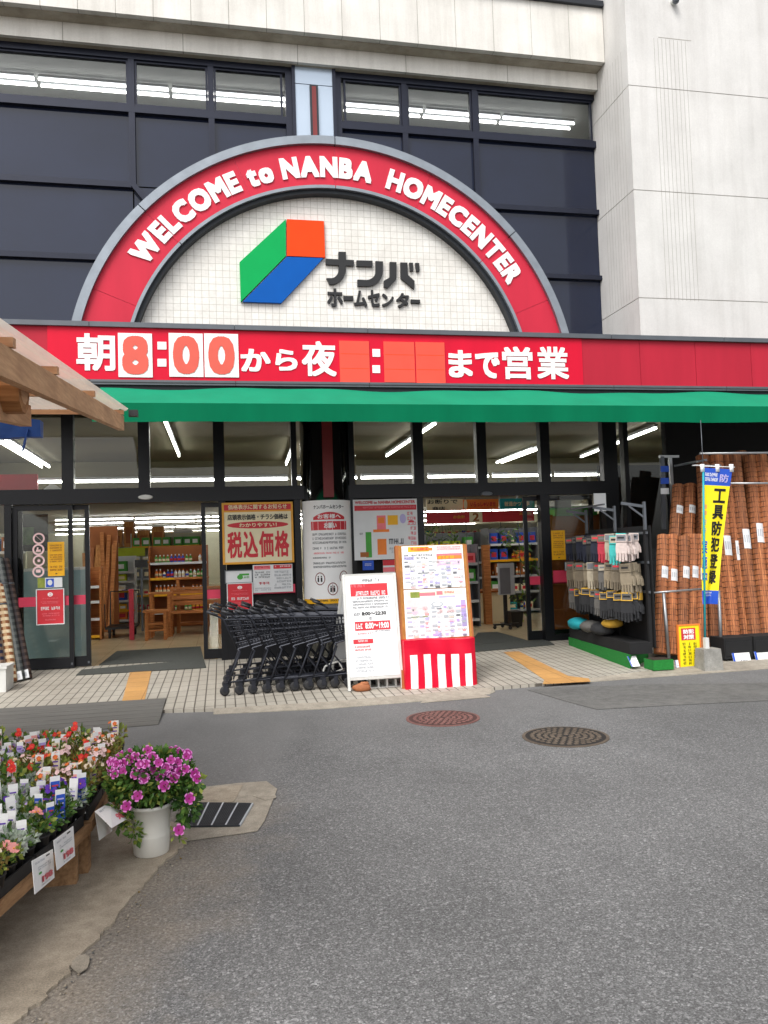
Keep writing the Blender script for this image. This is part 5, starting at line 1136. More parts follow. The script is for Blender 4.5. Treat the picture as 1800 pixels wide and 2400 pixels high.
for i, (mt, b_, t_, r_, lab) in enumerate((('plaid3', (64, 1548), (10, 1310), .062, 'dark brown roll of cloth leaning nearest the left door'), ('plaid2', (48, 1555), (-4, 1308), .06, 'grey woven roll of cloth leaning second from the left door'), ('plaid1', (26, 1566), (-2, 1370), .075, 'cream and brown checked roll of cloth by the white box'), ('plaid4', (4, 1570), (-26, 1372), .075, 'navy and brown checked roll of cloth at the picture edge'), ('plaid2', (-24, 1570), (-40, 1330), .075, 'grey woven roll of cloth behind the checked rolls'))):
    p, q = W(b_[0], b_[1], 10.95-.1*i), W(t_[0], t_[1], 11.35-.1*i); p.z = zp(p.x, p.y)+.005; o = froll(r_, (q-p).length, mt); lean(o, p, q); o['label'] = lab; o['group'] = FG
m = MB(); p = GP(14, 1622); m.box(p.x-.5, p.x, p.y, p.y+.35, p.z, p.z+.27, 'plastic_w'); m.box(p.x-.5, p.x+.012, p.y-.012, p.y+.36, p.z+.27, p.z+.30, 'plastic_w'); solo('plastic_box', m, 'white lidded plastic box in front of the rolls of cloth', 'box')
# ================================================================ manhole covers and drain
def manhole(cx, cy, rx, mt, lab):
    c = G(cx, cy); e = G(cx+rx, cy); r = (e-c).length; t = thing('manhole_cover', lab, 'manhole cover', (c.x, c.y, .004)); m = MB()
    m.lathe((c.x, c.y, .0), [(r, 0), (r, .006), (r*.94, .007)], mt, 48); part('ring', m, t)
    m = MB(); m.lathe((c.x, c.y, .001), [(r*.925, 0), (r*.925, .0065)], 'ironbase1' if mt == 'iron1' else 'ironbase2', 48)
    for k in range(1, 6):
        rr = r*.92*k/6
        for j in range(k*6):
            a = 2*math.pi*j/(k*6); x, y = c.x+rr*math.cos(a), c.y+rr*math.sin(a); s = r*.05; m.hexa([(x-s, y-s, .006), (x+s, y-s, .006), (x+s, y+s, .006), (x-s, y+s, .006), (x-s*.7, y-s*.7, .0135), (x+s*.7, y-s*.7, .0135), (x+s*.7, y+s*.7, .0135), (x-s*.7, y+s*.7, .0135)], mt)
    part('lid', m, t)
manhole(1038, 1684, 87, 'iron1', 'reddish round manhole cover nearer the kerb'); manhole(1325, 1727, 103, 'iron2', 'dark brown round manhole cover farther from the shop')
m = MB(); pts = [(420, 1974), (560, 1955), (604, 1948), (620, 1925), (650, 1850), (625, 1832), (560, 1836), (440, 1850)]
m.slab([G(*p, .004) for p in pts], (0, 0, .004), 'kerb'); m.slab([G(*p, .0085) for p in [(455, 1850), (570, 1840), (548, 1880), (440, 1886)]], (0, 0, .003), 'sidewalk'); struct('drain_surround', m)
t = thing('drain_grate', 'iron drain grate set in concrete beside the flower pail', 'drain grate', G(510, 1912, .008)); m = MB()
q = [G(*p, .0095) for p in [(430, 1939), (562, 1937), (592, 1886), (455, 1884)]]; m.slab(q, (0, 0, .002), 'void'); part('pit', m, t)
m = MB(); L = lambda a, b: q[0].lerp(q[1], a).lerp(q[3].lerp(q[2], a), b)+V((0, 0, .006))
for k in range(5): m.bar(L(k/4, 0), L(k/4, 1), .009, .012, 'pltgrey')
for k in range(29): m.bar(L(0, k/28), L(1, k/28), .0085, .009, 'grate')
for k in range(33): m.bar(L(k/32, 0), L(k/32, 1), .004, .008, 'grate')
part('bars', m, t)
m = MB(); m.slab([G(*p, .009) for p in [(592, 1866), (640, 1852), (648, 1870), (622, 1876)]], (0, 0, .002), 'kerb'); struct('kerb_apron', m)
m = MB(); c = G(190, 2258, .01); random.seed(4); m.slab([c+V((.035*math.cos(a)*random.uniform(.8, 1.2), .07*math.sin(a)*random.uniform(.8, 1.2), 0)) for a in [2*math.pi*k/9 for k in range(9)]], (0, 0, .003), 'kerb'); solo('stone_chip', m, 'grey stone bedded in the broken pavement edge', 'stone')
# ================================================================ inside the shop
random.seed(31)
ZFL = .106
def gf(px, py): return G(px, py, ZFL)
def pbox(px0, px1, y, py0, py1, d):           # world box from a pixel box at depth y
    xm, ym = (px0+px1)/2, (py0+py1)/2
    return W(px0, ym, y).x, W(px1, ym, y).x, y, y+d, W(xm, py1, y).z, W(xm, py0, y).z
GC = ['g_red', 'amber', 'pgreen', 'blue', 'cream', 'orange', 'white', 'teal', 'brown', 'pink', 'black', 'lime', 'pgrey']
def carton_proto(c, w, d, h):
    m = MB(); m.box(-w/2, w/2, -d/2, d/2, 0, h, c); m.box(-w*.32, w*.32, -d/2-.002, -d/2, h*.25, h*.7, random.choice(['white', 'cream', 'pred'])); return m.mesh('carton')
def bottle_proto(c, cap, r, h):
    m = MB(); m.lathe((0, 0, 0), [(r*.95, 0), (r, .01), (r, h*.6), (r*.4, h*.78), (r*.36, h*.84)], c, 10); m.lathe((0, 0, h*.84), [(r*.42, 0), (r*.42, h*.16)], cap, 8); m.lathe((0, 0, h*.2), [(r*1.02, 0), (r*1.02, h*.3)], random.choice(['white', 'cream', 'pred', 'blue']), 10); return m.mesh('bottle', True)
CART = [carton_proto(c, random.uniform(.16, .26), .2, random.uniform(.12, .28)) for c in GC]
BOTT = [bottle_proto(c, k, .045, random.uniform(.2, .28)) for c, k in (('white', 'orange'), ('cream', 'pred'), ('orange', 'white'), ('pgreen', 'white'), ('blue', 'white'), ('amber', 'black'))]
CN = ['dark red', 'amber', 'green', 'blue', 'cream', 'orange', 'white', 'teal', 'brown', 'pink', 'black', 'lime', 'grey']; BN = ['white orange capped', 'cream red capped', 'orange', 'green', 'blue', 'amber black capped']
def goods(kind, i, p, lab, grp, sc_=1.):
    o = bpy.data.objects.new(kind, (CART if kind == 'carton' else BOTT)[i]); COL.objects.link(o); o.location = p; o.rotation_euler = (0, 0, random.uniform(-.15, .15)); o.scale = (sc_,)*3; props(o, lab, kind, grp); return o
def gondola(x0, x1, y, levels, lab, place, mat='whitegrey', fill='carton', d=.45, dens=.92):
    t = thing('shelf_unit', lab, 'shelf', ((x0+x1)/2, y, ZFL)); H = levels[-1]+.35
    m = MB(); m.box(x0, x1, y+d, y+d+.03, ZFL, ZFL+H, mat); part('back_panel', m, t)
    m = MB()
    for x in (x0-.03, x1): m.box(x, x+.03, y, y+d+.03, ZFL, ZFL+H, mat)
    part('upright', m, t)
    for z in levels:
        m = MB(); m.box(x0, x1, y, y+d, ZFL+z-.03, ZFL+z, mat); m.box(x0, x1, y-.012, y, ZFL+z-.045, ZFL+z+.005, random.choice(['pltgrey', 'amber', 'whitegrey'])); part('shelf_board', m, t)
    for li, z in enumerate(levels):
        x = x0+.12; run = random.randrange(13)
        while x < x1-.1:
            if random.random() < .35: run = random.randrange(13)
            if random.random() < dens:
                if fill == 'bottle' or (fill == 'mix' and random.random() < .4): b = run % 6; goods('bottle', b, (x, y+.12, ZFL+z), '%s bottle on the %s' % (BN[b], place), 'bottles on the shop shelves', .72); x += .078
                else: goods('carton', run, (x, y+.14, ZFL+z), '%s carton on the %s' % (CN[run], place), 'cartons on the shop shelves'); x += .23
            else: x += .12
Lx = lambda px, y: W(px, 1350, y).x
# through the left doorway
gondola(Lx(352, 17.2), Lx(485, 17.2), 17.2, [.35, .72, 1.06, 1.38], 'shelf unit of capped bottles behind the wooden furniture', 'shelf behind the wooden furniture', 'brown', 'bottle')
gondola(Lx(200, 24), Lx(300, 24), 24., [.1, .55, 1., 1.45, 1.9], 'far pale shelf unit seen down the aisle beyond the left doorway', 'far shelf down the left aisle', 'inwall', 'mix')
gondola(Lx(310, 22), Lx(480, 22), 22., [.1, .5, .95, 1.4, 1.8], 'tall pale shelf unit behind the bottle shelf', 'tall shelf behind the bottles', 'inwall', 'mix')
for i, (a, b, y0_, y1_) in enumerate(((257, 286, 1243, 1282), (290, 314, 1222, 1282), (322, 350, 1242, 1284), (356, 384, 1234, 1280))):
    m = MB(); q = pbox(a, b, 22.05, y0_, y1_, .35); m.box(*q, 'lumber'); m.box(q[0]+.05, q[1]-.05, q[2]-.003, q[2], q[4]+.1, q[5]-.15, 'brown'); solo('storage_box', m, 'tan cardboard box high on the racking, %s from the lumber' % ['first', 'second', 'third', 'fourth'][i], 'box', 'tan boxes on top of the racking')
m = MB(); q = pbox(258, 340, 21.95, 1284, 1304, .02); m.box(*q, 'lime'); solo('department_sign', m, 'lime green shelf sign under the tan boxes', 'sign')
m = MB(); q = pbox(352, 436, 21.95, 1281, 1290, .02); m.box(*q, 'black'); m.box(q[0], q[0]+.35, q[2]-.004, q[2], q[4], q[5], 'white'); solo('department_sign', m, 'black and white shelf sign above the bottle shelf', 'sign')
m = MB(); q = pbox(406, 452, 27, 1240, 1272, .03); m.box(*q, 'whitegrey'); 
for k in range(6): z = q[4]+(q[5]-q[4])*(k+.5)/6; m.box(q[0]+.05, q[1]-.05, q[2]-.005, q[2], z, z+.03, 'pltgrey')
solo('notice_board', m, 'pale louvred board high at the back of the shop', 'board')
# lumber leaning on a rack at the left
lr = thing('lumber_rack', 'rack of orange brown boards standing left inside the left doorway', 'lumber rack', gf(240, 1440)); random.seed(8)
bx0, bx1, by = Lx(196, 17), Lx(262, 17), 17.
for k in range(13):
    m = MB(); x = bx0+(bx1-bx0)*k/13; h = random.uniform(1.5, 2.1)+(.2 if k > 6 else 0); m.bar((x, by+random.uniform(0, .3), ZFL), (x+random.uniform(-.1, .12), by+.55, ZFL+h), .075, .03, random.choice(['lumber', 'pine', 'lumber', 'brown']), V((0, 1, 0))); part('board', m, lr)
m = MB(); m.box(bx0-.05, bx1+.05, by+.62, by+.68, ZFL, 2.3, 'brown'); part('rack_frame', m, lr)
# narrow rack of coiled goods
gondola(Lx(272, 19), Lx(314, 19), 19., [.1, .32, .54, .76, .98, 1.2], 'narrow pale rack of cartons in the left aisle', 'narrow rack in the left aisle', 'whitegrey', 'carton', .3)
m = MB(); q = pbox(316, 346, 16.9, 1312, 1330, .04); m.box(*q, 'black'); m.box((q[0]+q[1])/2-.02, (q[0]+q[1])/2+.02, 16.92, 16.96, ZFL, q[4], 'trim'); solo('screen_stand', m, 'small black screen on a thin post beside the bottle shelf', 'screen')
# furniture
def furn(name, lab, cat, x0, x1, y0, y1, H, kind):
    t = thing(name, lab, cat, ((x0+x1)/2, y0, ZFL)); leg = .055
    for x in (x0, x1-leg):
        for y in (y0, y1-leg): m = MB(); m.box(x, x+leg, y, y+leg, ZFL, ZFL+(H if (y > y0 or kind != 'bench') else .45), 'pine'); part('leg', m, t)
    m = MB(); zs = .42 if kind == 'bench' else H
    for k in range(4): y = y0-.02+(y1-y0+.03)*k/4; m.box(x0-.03, x1+.03, y, y+(y1-y0)/4-.012, ZFL+zs, ZFL+zs+.035, 'pine')
    part('seat' if kind == 'bench' else 'top', m, t)
    m = MB()
    if kind == 'bench':
        for z in (.55, .66, .77): m.box(x0+leg, x1-leg, y1-.04, y1-.015, ZFL+z, ZFL+z+.085, 'pine')
        m.box(x0-.03, x1+.03, y1-.07, y1+.0, ZFL+H, ZFL+H+.04, 'pine'); part('backrest', m, t)
    else:
        for z in (.16, H*.55): m.box(x0+leg, x1-leg, y0+.01, y1-.01, ZFL+z, ZFL+z+.03, 'pine')
        part('shelf', m, t)
p = gf(398, 1492); furn('garden_bench', 'slatted wooden garden bench right inside the left doorway', 'bench', p.x, p.x+.95, p.y, p.y+.5, .86, 'bench')
p = gf(340, 1502); furn('wooden_stand', 'low wooden plant stand between the trolley and the bench', 'stand', p.x, p.x+.38, p.y, p.y+.35, .5, 'stand')
furn('wooden_stand', 'taller wooden stand behind the low stand', 'stand', p.x+.05, p.x+.42, p.y+.5, p.y+.85, .8, 'stand'); furn('wooden_stand', 'wooden stand with three tiers behind the bench', 'stand', p.x+.5, p.x+1.1, p.y+1.1, p.y+1.5, 1.05, 'stand')
m = MB(); q = pbox(302, 313, 15.2, 1381, 1453, .05); m.box(*q[:4], ZFL, q[5], 'g_red'); solo('red_plank', m, 'upright reddish board beside the flat trolley', 'board')
t = thing('flat_trolley', 'black flatbed hand trolley with an upright handle inside the left doorway', 'trolley', gf(282, 1500)); c = gf(282, 1496)
m = MB(); m.box(c.x-.27, c.x+.27, c.y, c.y+.75, ZFL+.17, ZFL+.21, 'black'); part('deck', m, t)
m = MB(); m.tube([(c.x-.27, c.y+.74, ZFL+.2), (c.x-.27, c.y+.8, ZFL+.85), (c.x+.27, c.y+.8, ZFL+.85), (c.x+.27, c.y+.74, ZFL+.2)], .016, 'black', 8); m.tube([(c.x-.27, c.y+.02, ZFL+.2), (c.x-.27, c.y+.0, ZFL+.0+.65)], .012, 'black', 6); part('handle', m, t)
for dx in (-.2, .2):
    for dy in (.08, .66): m = MB(); m.lathe((c.x+dx, c.y+dy, ZFL+.06), [(.06, -.02), (.06, .02)], 'rubber', 12, 'x'); m.box(c.x+dx-.03, c.x+dx+.03, c.y+dy-.02, c.y+dy+.02, ZFL+.1, ZFL+.17, 'black'); part('wheel', m, t)
gondola(Lx(315, 30), Lx(480, 30), 30., [.1, .6, 1.1, 1.6, 2.1], 'back shelf unit far beyond the wooden furniture', 'back shelf beyond the furniture', 'inwall', 'mix')
gondola(Lx(205, 15.6), Lx(232, 15.6), 15.6, [.08, .4, .72, 1.0], 'small shelf unit against the lumber rack', 'small shelf by the lumber', 'pine', 'mix', .3)
# behind the left door leaf
m = MB(); q = pbox(38, 190, 12.6, 1338, 1545, .5); m.box(q[0], q[1], q[2], q[3], .11, q[5], 'cab'); m.box(q[0]+.04, q[1]-.04, q[2]-.01, q[2], .3, q[5]-.25, 'cab'); m.box(q[0], q[1], q[2]-.02, q[3], q[5], q[5]+.04, 'whitegrey'); solo('blue_cabinet', m, 'pale blue chest cabinet behind the left sliding door', 'cabinet')
m = MB(); q = pbox(30, 112, 12.9, 1205, 1292, .03); m.box(*q, 'matblack'); m.box(q[0]+.08, q[0]+.3, q[2]-.004, q[2], q[4]+.1, q[5]-.2, 'leafdark'); solo('dark_poster', m, 'dark hanging board above the pale blue cabinet', 'poster')
m = MB(); q = pbox(-60, 88, 13.4, 1112, 1150, .05); m.box(*q, 'pred'); m.poly([(q[0]+1.0, q[2]-.004, q[4]), (q[0]+1.3, q[2]-.004, q[4]), (q[0]+1.15, q[2]-.004, q[4]+.12)], 'white'); solo('hanging_sign', m, 'red hanging sign inside the far left transom window', 'sign')
gondola(-6.5, Lx(60, 16), 16., [.1, .5, .9, 1.3, 1.7], 'shelf unit behind the dark board at the far left', 'shelf at the far left', 'inwall', 'carton')
# through the right doorway
Rx = lambda px, y: W(px, 1350, y).x
m = MB(); s, r = sheet('register_banner', 'dark red hanging banner numbered two above the right doorway aisle', 'banner', pxrect(1000, 1199, 1252, 1224, 13.2), 'pred', .02)
s.rect(.39, .02, .51, .98, 'cream'); s.text('2', .42, .12, .48, .88, 'brown', .03); s.text('お会計', .24, .3, .35, .6, 'gold', .02); s.text('お会計', .86, .12, .97, .42, 'gold', .02); s.done(r)
s, r = sheet('department_sign', 'cream hanging sign with black characters above the red banner', 'sign', pxrect(1000, 1170, 1085, 1196, 13.3), 'cream', .02); s.text('お断りで', .02, .02, .85, .42, 'black', .02); s.text('商店', .15, .66, .5, .98, 'black', .02); s.done(r)
s, r = sheet('department_sign', 'orange hanging sign above the red banner', 'sign', pxrect(1086, 1170, 1168, 1194, 13.28), 'orange', .02); s.disc(.06, .5, .05, .5, 'cream'); s.text('いらっしゃいませ', .2, .25, .92, .72, 'pred', .03); s.done(r)
s, r = sheet('department_sign', 'teal hanging sign with white characters above the red banner', 'sign', pxrect(1172, 1168, 1253, 1193, 13.27), 'teal', .02); s.text('普通かつ丁寧', .12, .28, .85, .72, 'cream', .03); s.done(r)
m = MB(); q = pbox(1135, 1151, 14.6, 1277, 1448, .12); m.box(*q[:4], ZFL, q[5], 'pine'); solo('wooden_post', m, 'reddish brown wooden post standing by the counter', 'post')
cn = thing('counter', 'cream checkout counter inside the right doorway', 'counter', gf(1140, 1450)); q = pbox(1060, 1196, 15., 1390, 1452, .7); m = MB(); m.box(q[0], q[1], q[2], q[3], ZFL, q[5], 'cream'); part('body', m, cn); m = MB(); m.box(q[0]-.03, q[1]+.03, q[2]-.03, q[3], q[5], q[5]+.04, 'brown'); part('worktop', m, cn)
ms = thing('screen_stand', 'tall grey screen on a wheeled black stand inside the right doorway', 'screen', gf(1190, 1468)); y = 13.6
m = MB(); m.box(*pbox(1169, 1206, y, 1320, 1394, .05), 'pltgrey'); part('screen_frame', m, ms)
m = MB(); q = pbox(1172, 1196, y, 1331, 1392, .05); m.box(q[0], q[1], y-.006, y-.001, q[4], q[5], 'pgrey'); part('screen', m, ms)
c = gf(1190, 1462); m = MB(); xs = W(1188, 1420, y).x; m.box(xs-.03, xs+.03, y+.05, y+.1, ZFL+.09, 1.0, 'black'); m.bar((xs-.24, y+.07, ZFL+.08), (xs+.24, y+.07, ZFL+.08), .06, .03, 'black'); m.bar((xs, y-.15, ZFL+.08), (xs, y+.3, ZFL+.08), .06, .03, 'black'); part('stand', m, ms)
for dx, dy in ((-.22, .07), (.22, .07), (0, -.13), (0, .27)): m = MB(); m.blob((xs+dx, y+dy, ZFL+.035), .035, 'rubber', 6); part('caster', m, ms)
m = MB(); q = pbox(1196, 1226, 13.9, 1420, 1450, .3); m.hexa([(q[0]+.03, 13.9, ZFL), (q[1]-.03, 13.9, ZFL), (q[1]-.03, 14.15, ZFL), (q[0]+.03, 14.15, ZFL), (q[0], 13.87, ZFL+.28), (q[1], 13.87, ZFL+.28), (q[1], 14.18, ZFL+.28), (q[0], 14.18, ZFL+.28)], 'black'); solo('waste_bin', m, 'black bin behind the wheeled screen stand', 'bin')
gondola(Rx(1000, 17.5), Rx(1130, 17.5), 17.5, [.1, .45, .8, 1.15, 1.5], 'dark shelf unit behind the checkout counter', 'dark shelf behind the counter', 'pgrey', 'mix')
gondola(Rx(1150, 16.5), Rx(1262, 16.5), 16.5, [.1, .5, .85, 1.2, 1.55], 'dark shelf unit right of the wooden post', 'dark shelf right of the wooden post', 'pgrey', 'mix')
gondola(Rx(1000, 24), Rx(1262, 24), 24., [.1, .55, 1., 1.45, 1.9], 'far pale shelf unit seen beyond the right doorway', 'far shelf beyond the right doorway', 'inwall', 'mix')
random.seed(77)                                 # dangling garden tools and tangled artificial plants over the right aisle
for i, (px, py, y) in enumerate(((1015, 1262, 15.2), (1060, 1255, 15.6), (1095, 1300, 15.3), (1175, 1270, 15.5), (1215, 1265, 15.), (1240, 1320, 14.8), (1040, 1330, 15.9), (1222, 1400, 14.6))):
    t = thing('artificial_plant', 'tangle of dark artificial leaves in the right aisle, %s from the door post' % ['first', 'third', 'fourth', 'fifth', 'sixth', 'last', 'second', 'lowest and farthest'][i], 'artificial plant', W(px, py, y), 'artificial plants in the right aisle'); c = t.location; m = MB()
    for k in range(70):
        p = c+V((random.gauss(0, .13), random.gauss(0, .1), random.gauss(0, .17))); a = V((random.uniform(-1, 1), random.uniform(-1, 1), random.uniform(-1, 1)))*.06; b = V((random.uniform(-1, 1), random.uniform(-1, 1), random.uniform(-1, 1)))*.022; m.poly([p-a, p+b, p+a, p-b], random.choice(['leafdark', 'leaf', 'leafdark', 'leafy']))
    part('foliage', m, t); m = MB(); m.tube([c+V((0, 0, .1)), V((c.x, c.y, 3.0 if y < 17 else 3.0))], .006, 'trim', 5); part('cord', m, t)
gondola(Rx(1005, 14.3), Rx(1120, 14.3), 14.3, [.15, .5, .85, 1.2], 'shelf unit of small goods before the checkout counter', 'shelf before the counter', 'pgrey', 'mix', .35)
# behind the fixed pane at the right
m = MB(); q = pbox(1294, 1420, 12.5, 1205, 1500, .05); m.box(q[0], q[1], 12.5, 12.56, ZFL, q[5], 'brown')
for k in range(4): z = .5+k*.42; m.box(q[0], q[1], 12.47, 12.5, z, z+.02, 'pine')
solo('wooden_hoarding', m, 'brown wooden board behind the glass by the glove rack', 'board')
m = MB(); q = pbox(1300, 1400, 12.4, 1186, 1208, .3); m.box(*q, 'pgreen'); m.box(q[0], q[0]+.3, q[2]-.01, q[3], q[5]-.02, q[5]+.1, 'whitegrey'); solo('green_box', m, 'green box on top of the brown wooden board', 'box')
# ================================================================ shelter roof at the left
sh = thing('timber_shelter', 'timber lean-to shelter with a corrugated clear roof over the flowers', 'shelter', (-2, 5, 0))
fa, fb = XP(-20, 838, -.76), XP(284, 992, -.76)
fa0 = fa+(fa-fb)*.35
m = MB(); m.bar(fa0, fb, .045, .115, 'wood'); part('rafter', m, sh)
dirv = (fb-fa).normalized(); up = V((1, 0, 0)).cross(dirv).normalized()
if up.z < 0: up = -up
for px, py, lab in ((-60, 790, 0), (10, 815, 1), (118, 878, 2), (208, 927, 3), (279, 976, 4)):
    p = XP(px, py, -.76); tpar = (p-fa).dot(dirv); c = fa+dirv*tpar+up*.078; m = MB(); m.bar(c+V((.035, 0, 0)), c+V((-3.2, 0, 0)), .045, .035, 'woodx', up); part('purlin', m, sh)
m = MB(); n = 100                                            # corrugated sheet: waves run across X
x0_, x1_ = -4, -.715
for i in range(n*2):
    xa, xb = x0_+(x1_-x0_)*i/(n*2), x0_+(x1_-x0_)*(i+1)/(n*2); w = lambda x: .012*math.sin(x*2*math.pi/.066)
    a, b = fa0+up*.115, fb+dirv*.12+up*.115
    m.poly([(xa, a.y, a.z+w(xa)), (xb, a.y, a.z+w(xb)), (xb, b.y, b.z+w(xb)), (xa, b.y, b.z+w(xa))], 'sheet')
part('corrugated_sheet', m, sh, True)
m = MB(); c = fb+dirv*.1+up*.085; m.bar(c+V((.12, 0, 0)), c+V((.05, 0, 0)), .06, .05, 'black'); part('gutter_end', m, sh)
m = MB(); c = XP(20, 915, -.86); m.lathe((c.x, c.y, c.z), [(.098, 0.06), (.10, 0.05), (.103, -3)], 'log', 10, 'x'); m.lathe((c.x, c.y, c.z), [(.06, .0605), (.06, .062)], 'wood', 10, 'x'); part('log_beam', m, sh)
m = MB(); a, b = XP(60, 975, -.9), XP(-40, 948, -.9); b = a+(b-a)*2; m.bar(a, b, .05, .10, 'wood'); part('brace', m, sh)
for yy in (3.2, 6.5):
    m = MB(); z = fa.z+(fb.z-fa.z)*(yy-fa.y)/(fb.y-fa.y); m.bar((-2.6, yy, 0), (-2.6, yy, z-.05), .09, .09, 'wood', V((0, 1, 0))); part('post', m, sh)
m = MB(); z = fa.z-.02; m.bar((-2.6, fa0.y, fa0.z), (-2.6, fb.y, fb.z), .045, .1, 'wood'); part('rafter', m, sh)
MT['tarp'] = M('tarpaulin', C(24, 74, 150), .55, 0, .2, 9, .4, 18)
m = MB(); a = XP(95, 985, -.95); random.seed(2); n = 22
for i in range(n):
    f0, f1 = i/n, (i+1)/n; z0 = lambda f: a.z-.0+.012*math.sin(f*31); h = lambda f: .05+.03*math.sin(f*17)+.04*(1-f)**6
    m.hexa([(a.x-2*f0, a.y, z0(f0)-h(f0)), (a.x-2*f1, a.y, z0(f1)-h(f1)), (a.x-2*f1, a.y+.06, z0(f1)-h(f1)), (a.x-2*f0, a.y+.06, z0(f0)-h(f0)), (a.x-2*f0, a.y-.01, z0(f0)), (a.x-2*f1, a.y-.01, z0(f1)), (a.x-2*f1, a.y+.07, z0(f1)), (a.x-2*f0, a.y+.07, z0(f0))], 'tarp')
m.bar((a.x-.06, a.y-.012, a.z-.05), (a.x-.09, a.y-.012, a.z-.17), .03, .006, 'tarp'); solo('blue_tarpaulin', m, 'rolled blue tarpaulin hanging under the timber shelter', 'tarpaulin')
# ================================================================ flower bench
BZ = .28
def bench(y0, y1, e0, e1, lab, legs):
    t = thing('display_bench', lab, 'bench', ((e0+e1)/2-.5, (y0+y1)/2, 0)); W_ = 1.3
    for k in range(5):
        f0, f1 = k/5, (k+1)/5; m = MB(); g = .008
        q = [(e0-W_*f1+g, y0), (e0-W_*f0, y0), (e1-W_*f0, y1), (e1-W_*f1+g, y1)]; m.hexa([(x, y, BZ-.05) for x, y in q]+[(x, y, BZ) for x, y in q], 'bench'); part('board', m, t)
    for (x, y, w, d) in legs: m = MB(); m.box(x-w, x, y, y+d, 0.012, BZ-.052, 'bench'); part('leg', m, t)
p1, p2 = G(181, 2074), G(207, 2052)
bench(2.7, 4.25, -1.02, -.675, 'low weathered wooden bench of potted flowers nearest the camera', [(p1.x, p1.y-.02, .16, .06), (p1.x-.9, p1.y, .1, .06), (-1.1, 2.85, .1, .06), (-1.8, 2.85, .1, .06)])
bench(4.28, 5.5, -.672, -.64, 'low weathered wooden bench of potted flowers beside the white pail', [(p2.x, p2.y, .045, .09), (-.68, 5.3, .05, .09), (-1.7, 4.4, .05, .09), (-1.7, 5.3, .05, .09)])
def edge_x(y): return -.675-(4.25-y)*.2226 if y < 4.25 else -.672+(y-4.28)*.026
# black nursery trays on the benches
TRY = 'black nursery trays on the benches'; k = 0
for i, (ya, yb) in enumerate(((2.75, 3.2), (3.22, 3.7), (3.72, 4.22), (4.3, 4.7), (4.72, 5.1), (5.12, 5.5))):
    for j in range(2):
        xa0, xa1 = edge_x(ya)-.02-j*.48, edge_x(yb)-.02-j*.48; m = MB(); z0, z1 = BZ+.001, BZ+.055; w = .46; th = .008
        q = lambda o, p_: [(xa0-w+o, ya+o), (xa0-o, ya+o), (xa1-o, yb-o), (xa1-w+o, yb-o)]
        A, Bq = q(0, 0), q(th, 0); m.hexa([(x, y, z0) for x, y in A]+[(x, y, z0+.006) for x, y in A], 'potblack')
        for e in range(4):
            f = (e+1) % 4; m.hexa([(*A[e], z0+.006), (*A[f], z0+.006), (*Bq[f], z0+.006), (*Bq[e], z0+.006), (*A[e], z1), (*A[f], z1), (*Bq[f], z1), (*Bq[e], z1)], 'potblack')
        solo('nursery_tray', m, 'black nursery tray, %s from the front of the benches in the %s line' % (['first', 'second', 'third', 'fourth', 'fifth', 'sixth'][i], ['outer', 'inner'][j]), 'tray', TRY)
def leaves(m, n, c, r, mat, size, sq=(1, 1, 1), up_=.0):
    c = V(c)
    for _ in range(n):
        while True:
            d = V((random.uniform(-1, 1), random.uniform(-1, 1), random.uniform(-1, 1)))
            if .05 < d.length < 1: break
        p = c+V((d.x*r*sq[0], d.y*r*sq[1], d.z*r*sq[2])); a = (d.normalized()+V((random.gauss(0, .5), random.gauss(0, .5), random.gauss(up_, .5)))).normalized(); b = a.cross(V((random.gauss(0, 1), random.gauss(0, 1), random.gauss(0, 1)))).normalized(); L = size*random.uniform(.6, 1.3); nn = a.cross(b)
        mt = random.choice(mat) if isinstance(mat, (list, tuple)) else mat
        m.add([p, p+a*L*.5+b*L*.3+nn*L*.06, p+a*L, p+a*L*.5-b*L*.3+nn*L*.06], [(0, 1, 2, 3)], mt)
def flower(m, c, d, r, mat, edge=None, eye=None, petals=5):
    c, d = V(c), V(d).normalized(); a = d.orthogonal().normalized(); b = d.cross(a); t0 = random.uniform(0, 6)
    for k in range(petals):
        t = t0+2*math.pi*k/petals; u = a*math.cos(t)+b*math.sin(t); w = -a*math.sin(t)+b*math.cos(t); wd_ = r*math.pi/petals*1.2
        P_ = [c, c+u*r*.55+w*wd_*.62+d*r*.16, c+u*r*.95+w*wd_*.55+d*r*.28, c+u*r*1.04+d*r*.24, c+u*r*.95-w*wd_*.55+d*r*.28, c+u*r*.55-w*wd_*.62+d*r*.16]
        m.poly(P_, mat)
        if edge: m.poly([c+u*r*.9+w*wd_*.54+d*r*.285, c+u*r*1.1+w*wd_*.5+d*r*.3, c+u*r*1.2+d*r*.27, c+u*r*1.1-w*wd_*.5+d*r*.3, c+u*r*.9-w*wd_*.54+d*r*.285, c+u*r*.88+d*r*.27], edge)
    m.blob(c+d*r*.08, r*.16, eye or 'amber', 4)
